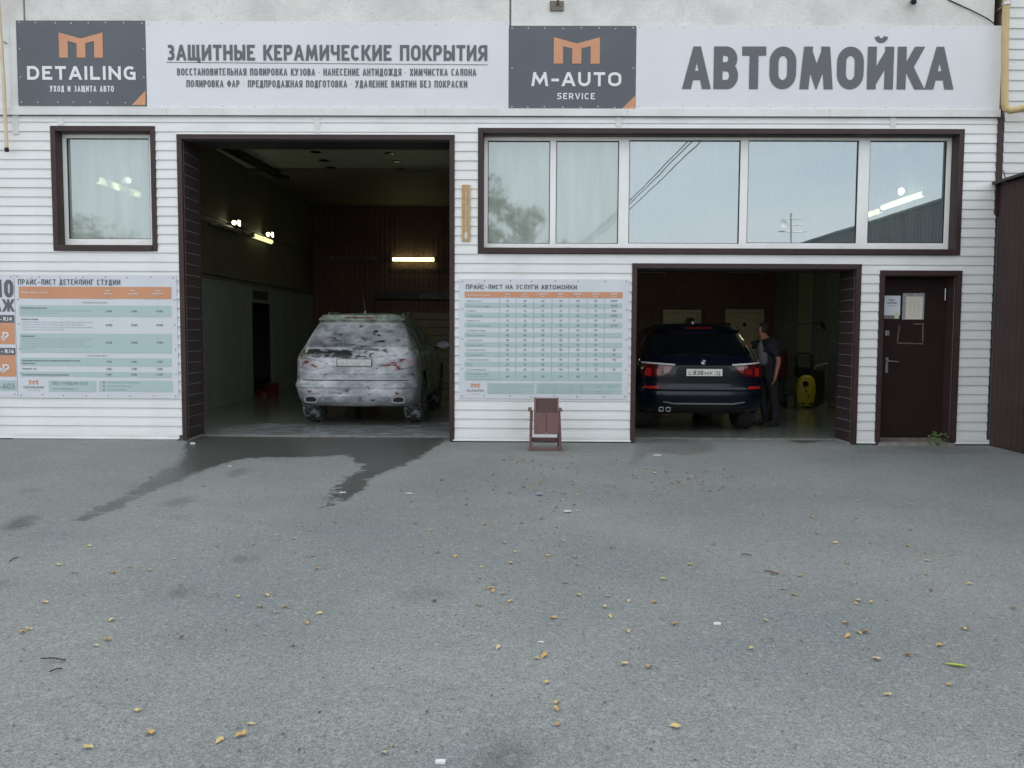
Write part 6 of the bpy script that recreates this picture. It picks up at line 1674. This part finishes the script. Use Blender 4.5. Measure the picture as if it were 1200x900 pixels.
# scraps
WHT = mat('scrap_white', (.70, .70, .70), .6)
def scrap(px, py, w_, d_, an, label, m=WHT, h=.004):
    g = G(px, py); o = MB().prism([(-w_, -d_ * .6), (w_ * .9, -d_), (w_, d_ * .7), (0, d_), (-w_ * .8, d_ * .8)], 'z', .0, h).build('scrap', m, None, loc=(g.x, g.y, .006), label=label, cat='scrap'); o.rotation_euler.z = an
scrap(634, 754, .015, .005, -.25, 'small white paper butt on the asphalt in the lower middle')
scrap(770, 534, .05, .035, .2, 'pale crumpled scrap on the asphalt before the low bay')
scrap(665, 600, .030, .022, .5, 'pale grey scrap among the leaves below the wooden seat')
scrap(632, 580, .028, .030, .1, 'bluish grey scrap just left of the brown leaves below the seat', mat('scrap_blue', (.25, .27, .34), .6), .012)
scrap(402, 578, .028, .015, .4, 'small white scrap at the end of the wet streak')
scrap(269, 547, .022, .015, .2, 'tiny white scrap beside the wet streak on the left')
scrap(480, 579, .03, .012, -.2, 'thin pale scrap on the asphalt right of the wet streak')
scrap(840, 733, .018, .012, .2, 'white pebble like scrap on the asphalt at the right of centre', h=.008)
scrap(516, 896, .018, .012, .1, 'pale pebble like scrap at the bottom edge near the dark stain', h=.008)
scrap(226, 521, .03, .02, .4, 'white crumb beside the foot of the left jamb', h=.02)
TW_ = mat('twig_brown', (.07, .045, .035), .8)
for (x0, y0, x1, y1, lb) in ((48, 773.5, 77, 775.5, 'thin dark twig lying level at the lower left'), (58, 789, 73, 785.5, 'short dark twig below the longer one at the lower left'), (11, 659, 21, 654, 'dark twig near the left edge'),
                             (868, 651, 881, 652, 'short brown twig right of centre'), (896, 670, 912, 674, 'reddish brown twig right of centre below the other')):
    a, b = G(x0, y0), G(x1, y1); mb = MB(); mid = a.lerp(b, .5) + Vector((0, .004, .0))
    mb.tube([(a.x, a.y, .008), (mid.x, mid.y, .012), (b.x, b.y, .008)], .0035, 6); mb.build('twig', TW_, None, label=lb, cat='twig')

# ================================================================== ACROSS THE YARD (seen mirrored in the panes)
BK = mat('bark', (.12, .09, .07), .9)
FOL = [mat('foliage_a', (.09, .115, .035), .7, (.20, .19, .05), 1.2), mat('foliage_b', (.07, .10, .03), .7, (.16, .15, .05), 1.2)]
def tree(x, y, h, rw, seed, label, m):
    r_ = random.Random(seed); t = empty('tree', (x, y, 0), label, 'tree', 'trees across the yard')
    tr = MB(); tr.bar((0, 0, -.1), (.1, 0, h * .45), .22, 10, .14); tr.bar((.1, 0, h * .45), (.0, .1, h * .85), .14, 8, .04)
    for i in range(7):
        an = r_.uniform(0, 6.28); z0 = h * r_.uniform(.3, .65); tr.bar((.08, 0, z0), (math.cos(an) * rw * .7, math.sin(an) * rw * .7, z0 + h * .2), .07, 6, .02)
    tr.build('trunk', BK, t)
    cl = [(Vector((r_.gauss(0, rw * .45), r_.gauss(0, rw * .45), h * r_.uniform(.35, .9))), r_.uniform(.5, 1.1) * rw * .42) for _ in range(16)]
    cr = MB()
    for c, rr in cl:
        for _ in range(130):
            d = Vector((r_.gauss(0, 1), r_.gauss(0, 1), r_.gauss(0, 1))).normalized() * rr * r_.uniform(.5, 1.05); p = c + d; s_ = r_.uniform(.07, .15)
            u = Vector((r_.uniform(-1, 1), r_.uniform(-1, 1), r_.uniform(-1, 1))).normalized(); v = u.orthogonal().normalized()
            cr.add([p - u * s_, p + v * s_ * .7, p + u * s_, p - v * s_ * .7], [(0, 1, 2, 3)])
    me_ = bpy.data.meshes.new('crown'); me_.from_pydata(cr.v, [], cr.f); me_.materials.append(m); link('crown', me_, t)
tree(-3.0, -36, 11.5, 2.8, 1, 'tall broad tree mirrored in the first pane of the window strip', FOL[0])
tree(.2, -40, 10.0, 2.2, 2, 'shorter tree mirrored beside the taller one in the window strip', FOL[1])
tree(-24, -34, 7.8, 3.0, 3, 'round tree mirrored low in the left window', FOL[1])
tree(-30, -46, 9.0, 3.6, 4, 'farther tree mirrored behind the round one in the left window', FOL[0])
# wires to the building and the far pole
uw = MB(); 
wp_ = empty('utility_pole', (2.2, -32, 0), 'utility pole across the yard carrying three wires to the building', 'utility pole')
MB().bar((0, 0, -.1), (0, 0, 6.2), .14, 12, .10).build('pole', mat('pole_wood', (.20, .17, .14), .9), wp_)
MB().box(-.8, .8, -.05, .05, 5.0, 5.12).build('cross_arm', M['steel'], wp_)
for i, dx in enumerate((-.22, -.10, .12)):
    A, B = Vector((5.2 + dx * .8, .05, 7.0)), Vector((2.2 + dx, -32, 5.15)); pts = [A.lerp(B, k / 14) - Vector((0, 0, 1.2 * math.sin(math.pi * k / 14) * .3)) for k in range(15)]
    MB().tube(pts, .014, 5).build('overhead_wire', M['black'], None, label='overhead wire from the building to the pole, %s of three mirrored in the third pane' % ('upper', 'middle', 'lower')[i], cat='wire')
am = empty('antenna_mast', (10.0, -20, 0), 'thin antenna mast mirrored in the fourth pane of the window strip', 'antenna')
MB().bar((0, 0, -.1), (0, 0, 5.9), .04).build('mast', M['steel'], am)
for z_, w_ in ((5.2, .55), (5.45, .45), (5.7, .35)): MB().bar((-w_, 0, z_), (w_, 0, z_), .02).build('antenna_arm', M['steel'], am)
MB().lathe([(0, 0), (.10, .02), (.17, .07), (.165, .075), (.1, .03), (0, .01)], (-.35, .1, 5.45), 'y', 20).build('dish', M['fascia'], am, smooth=True)
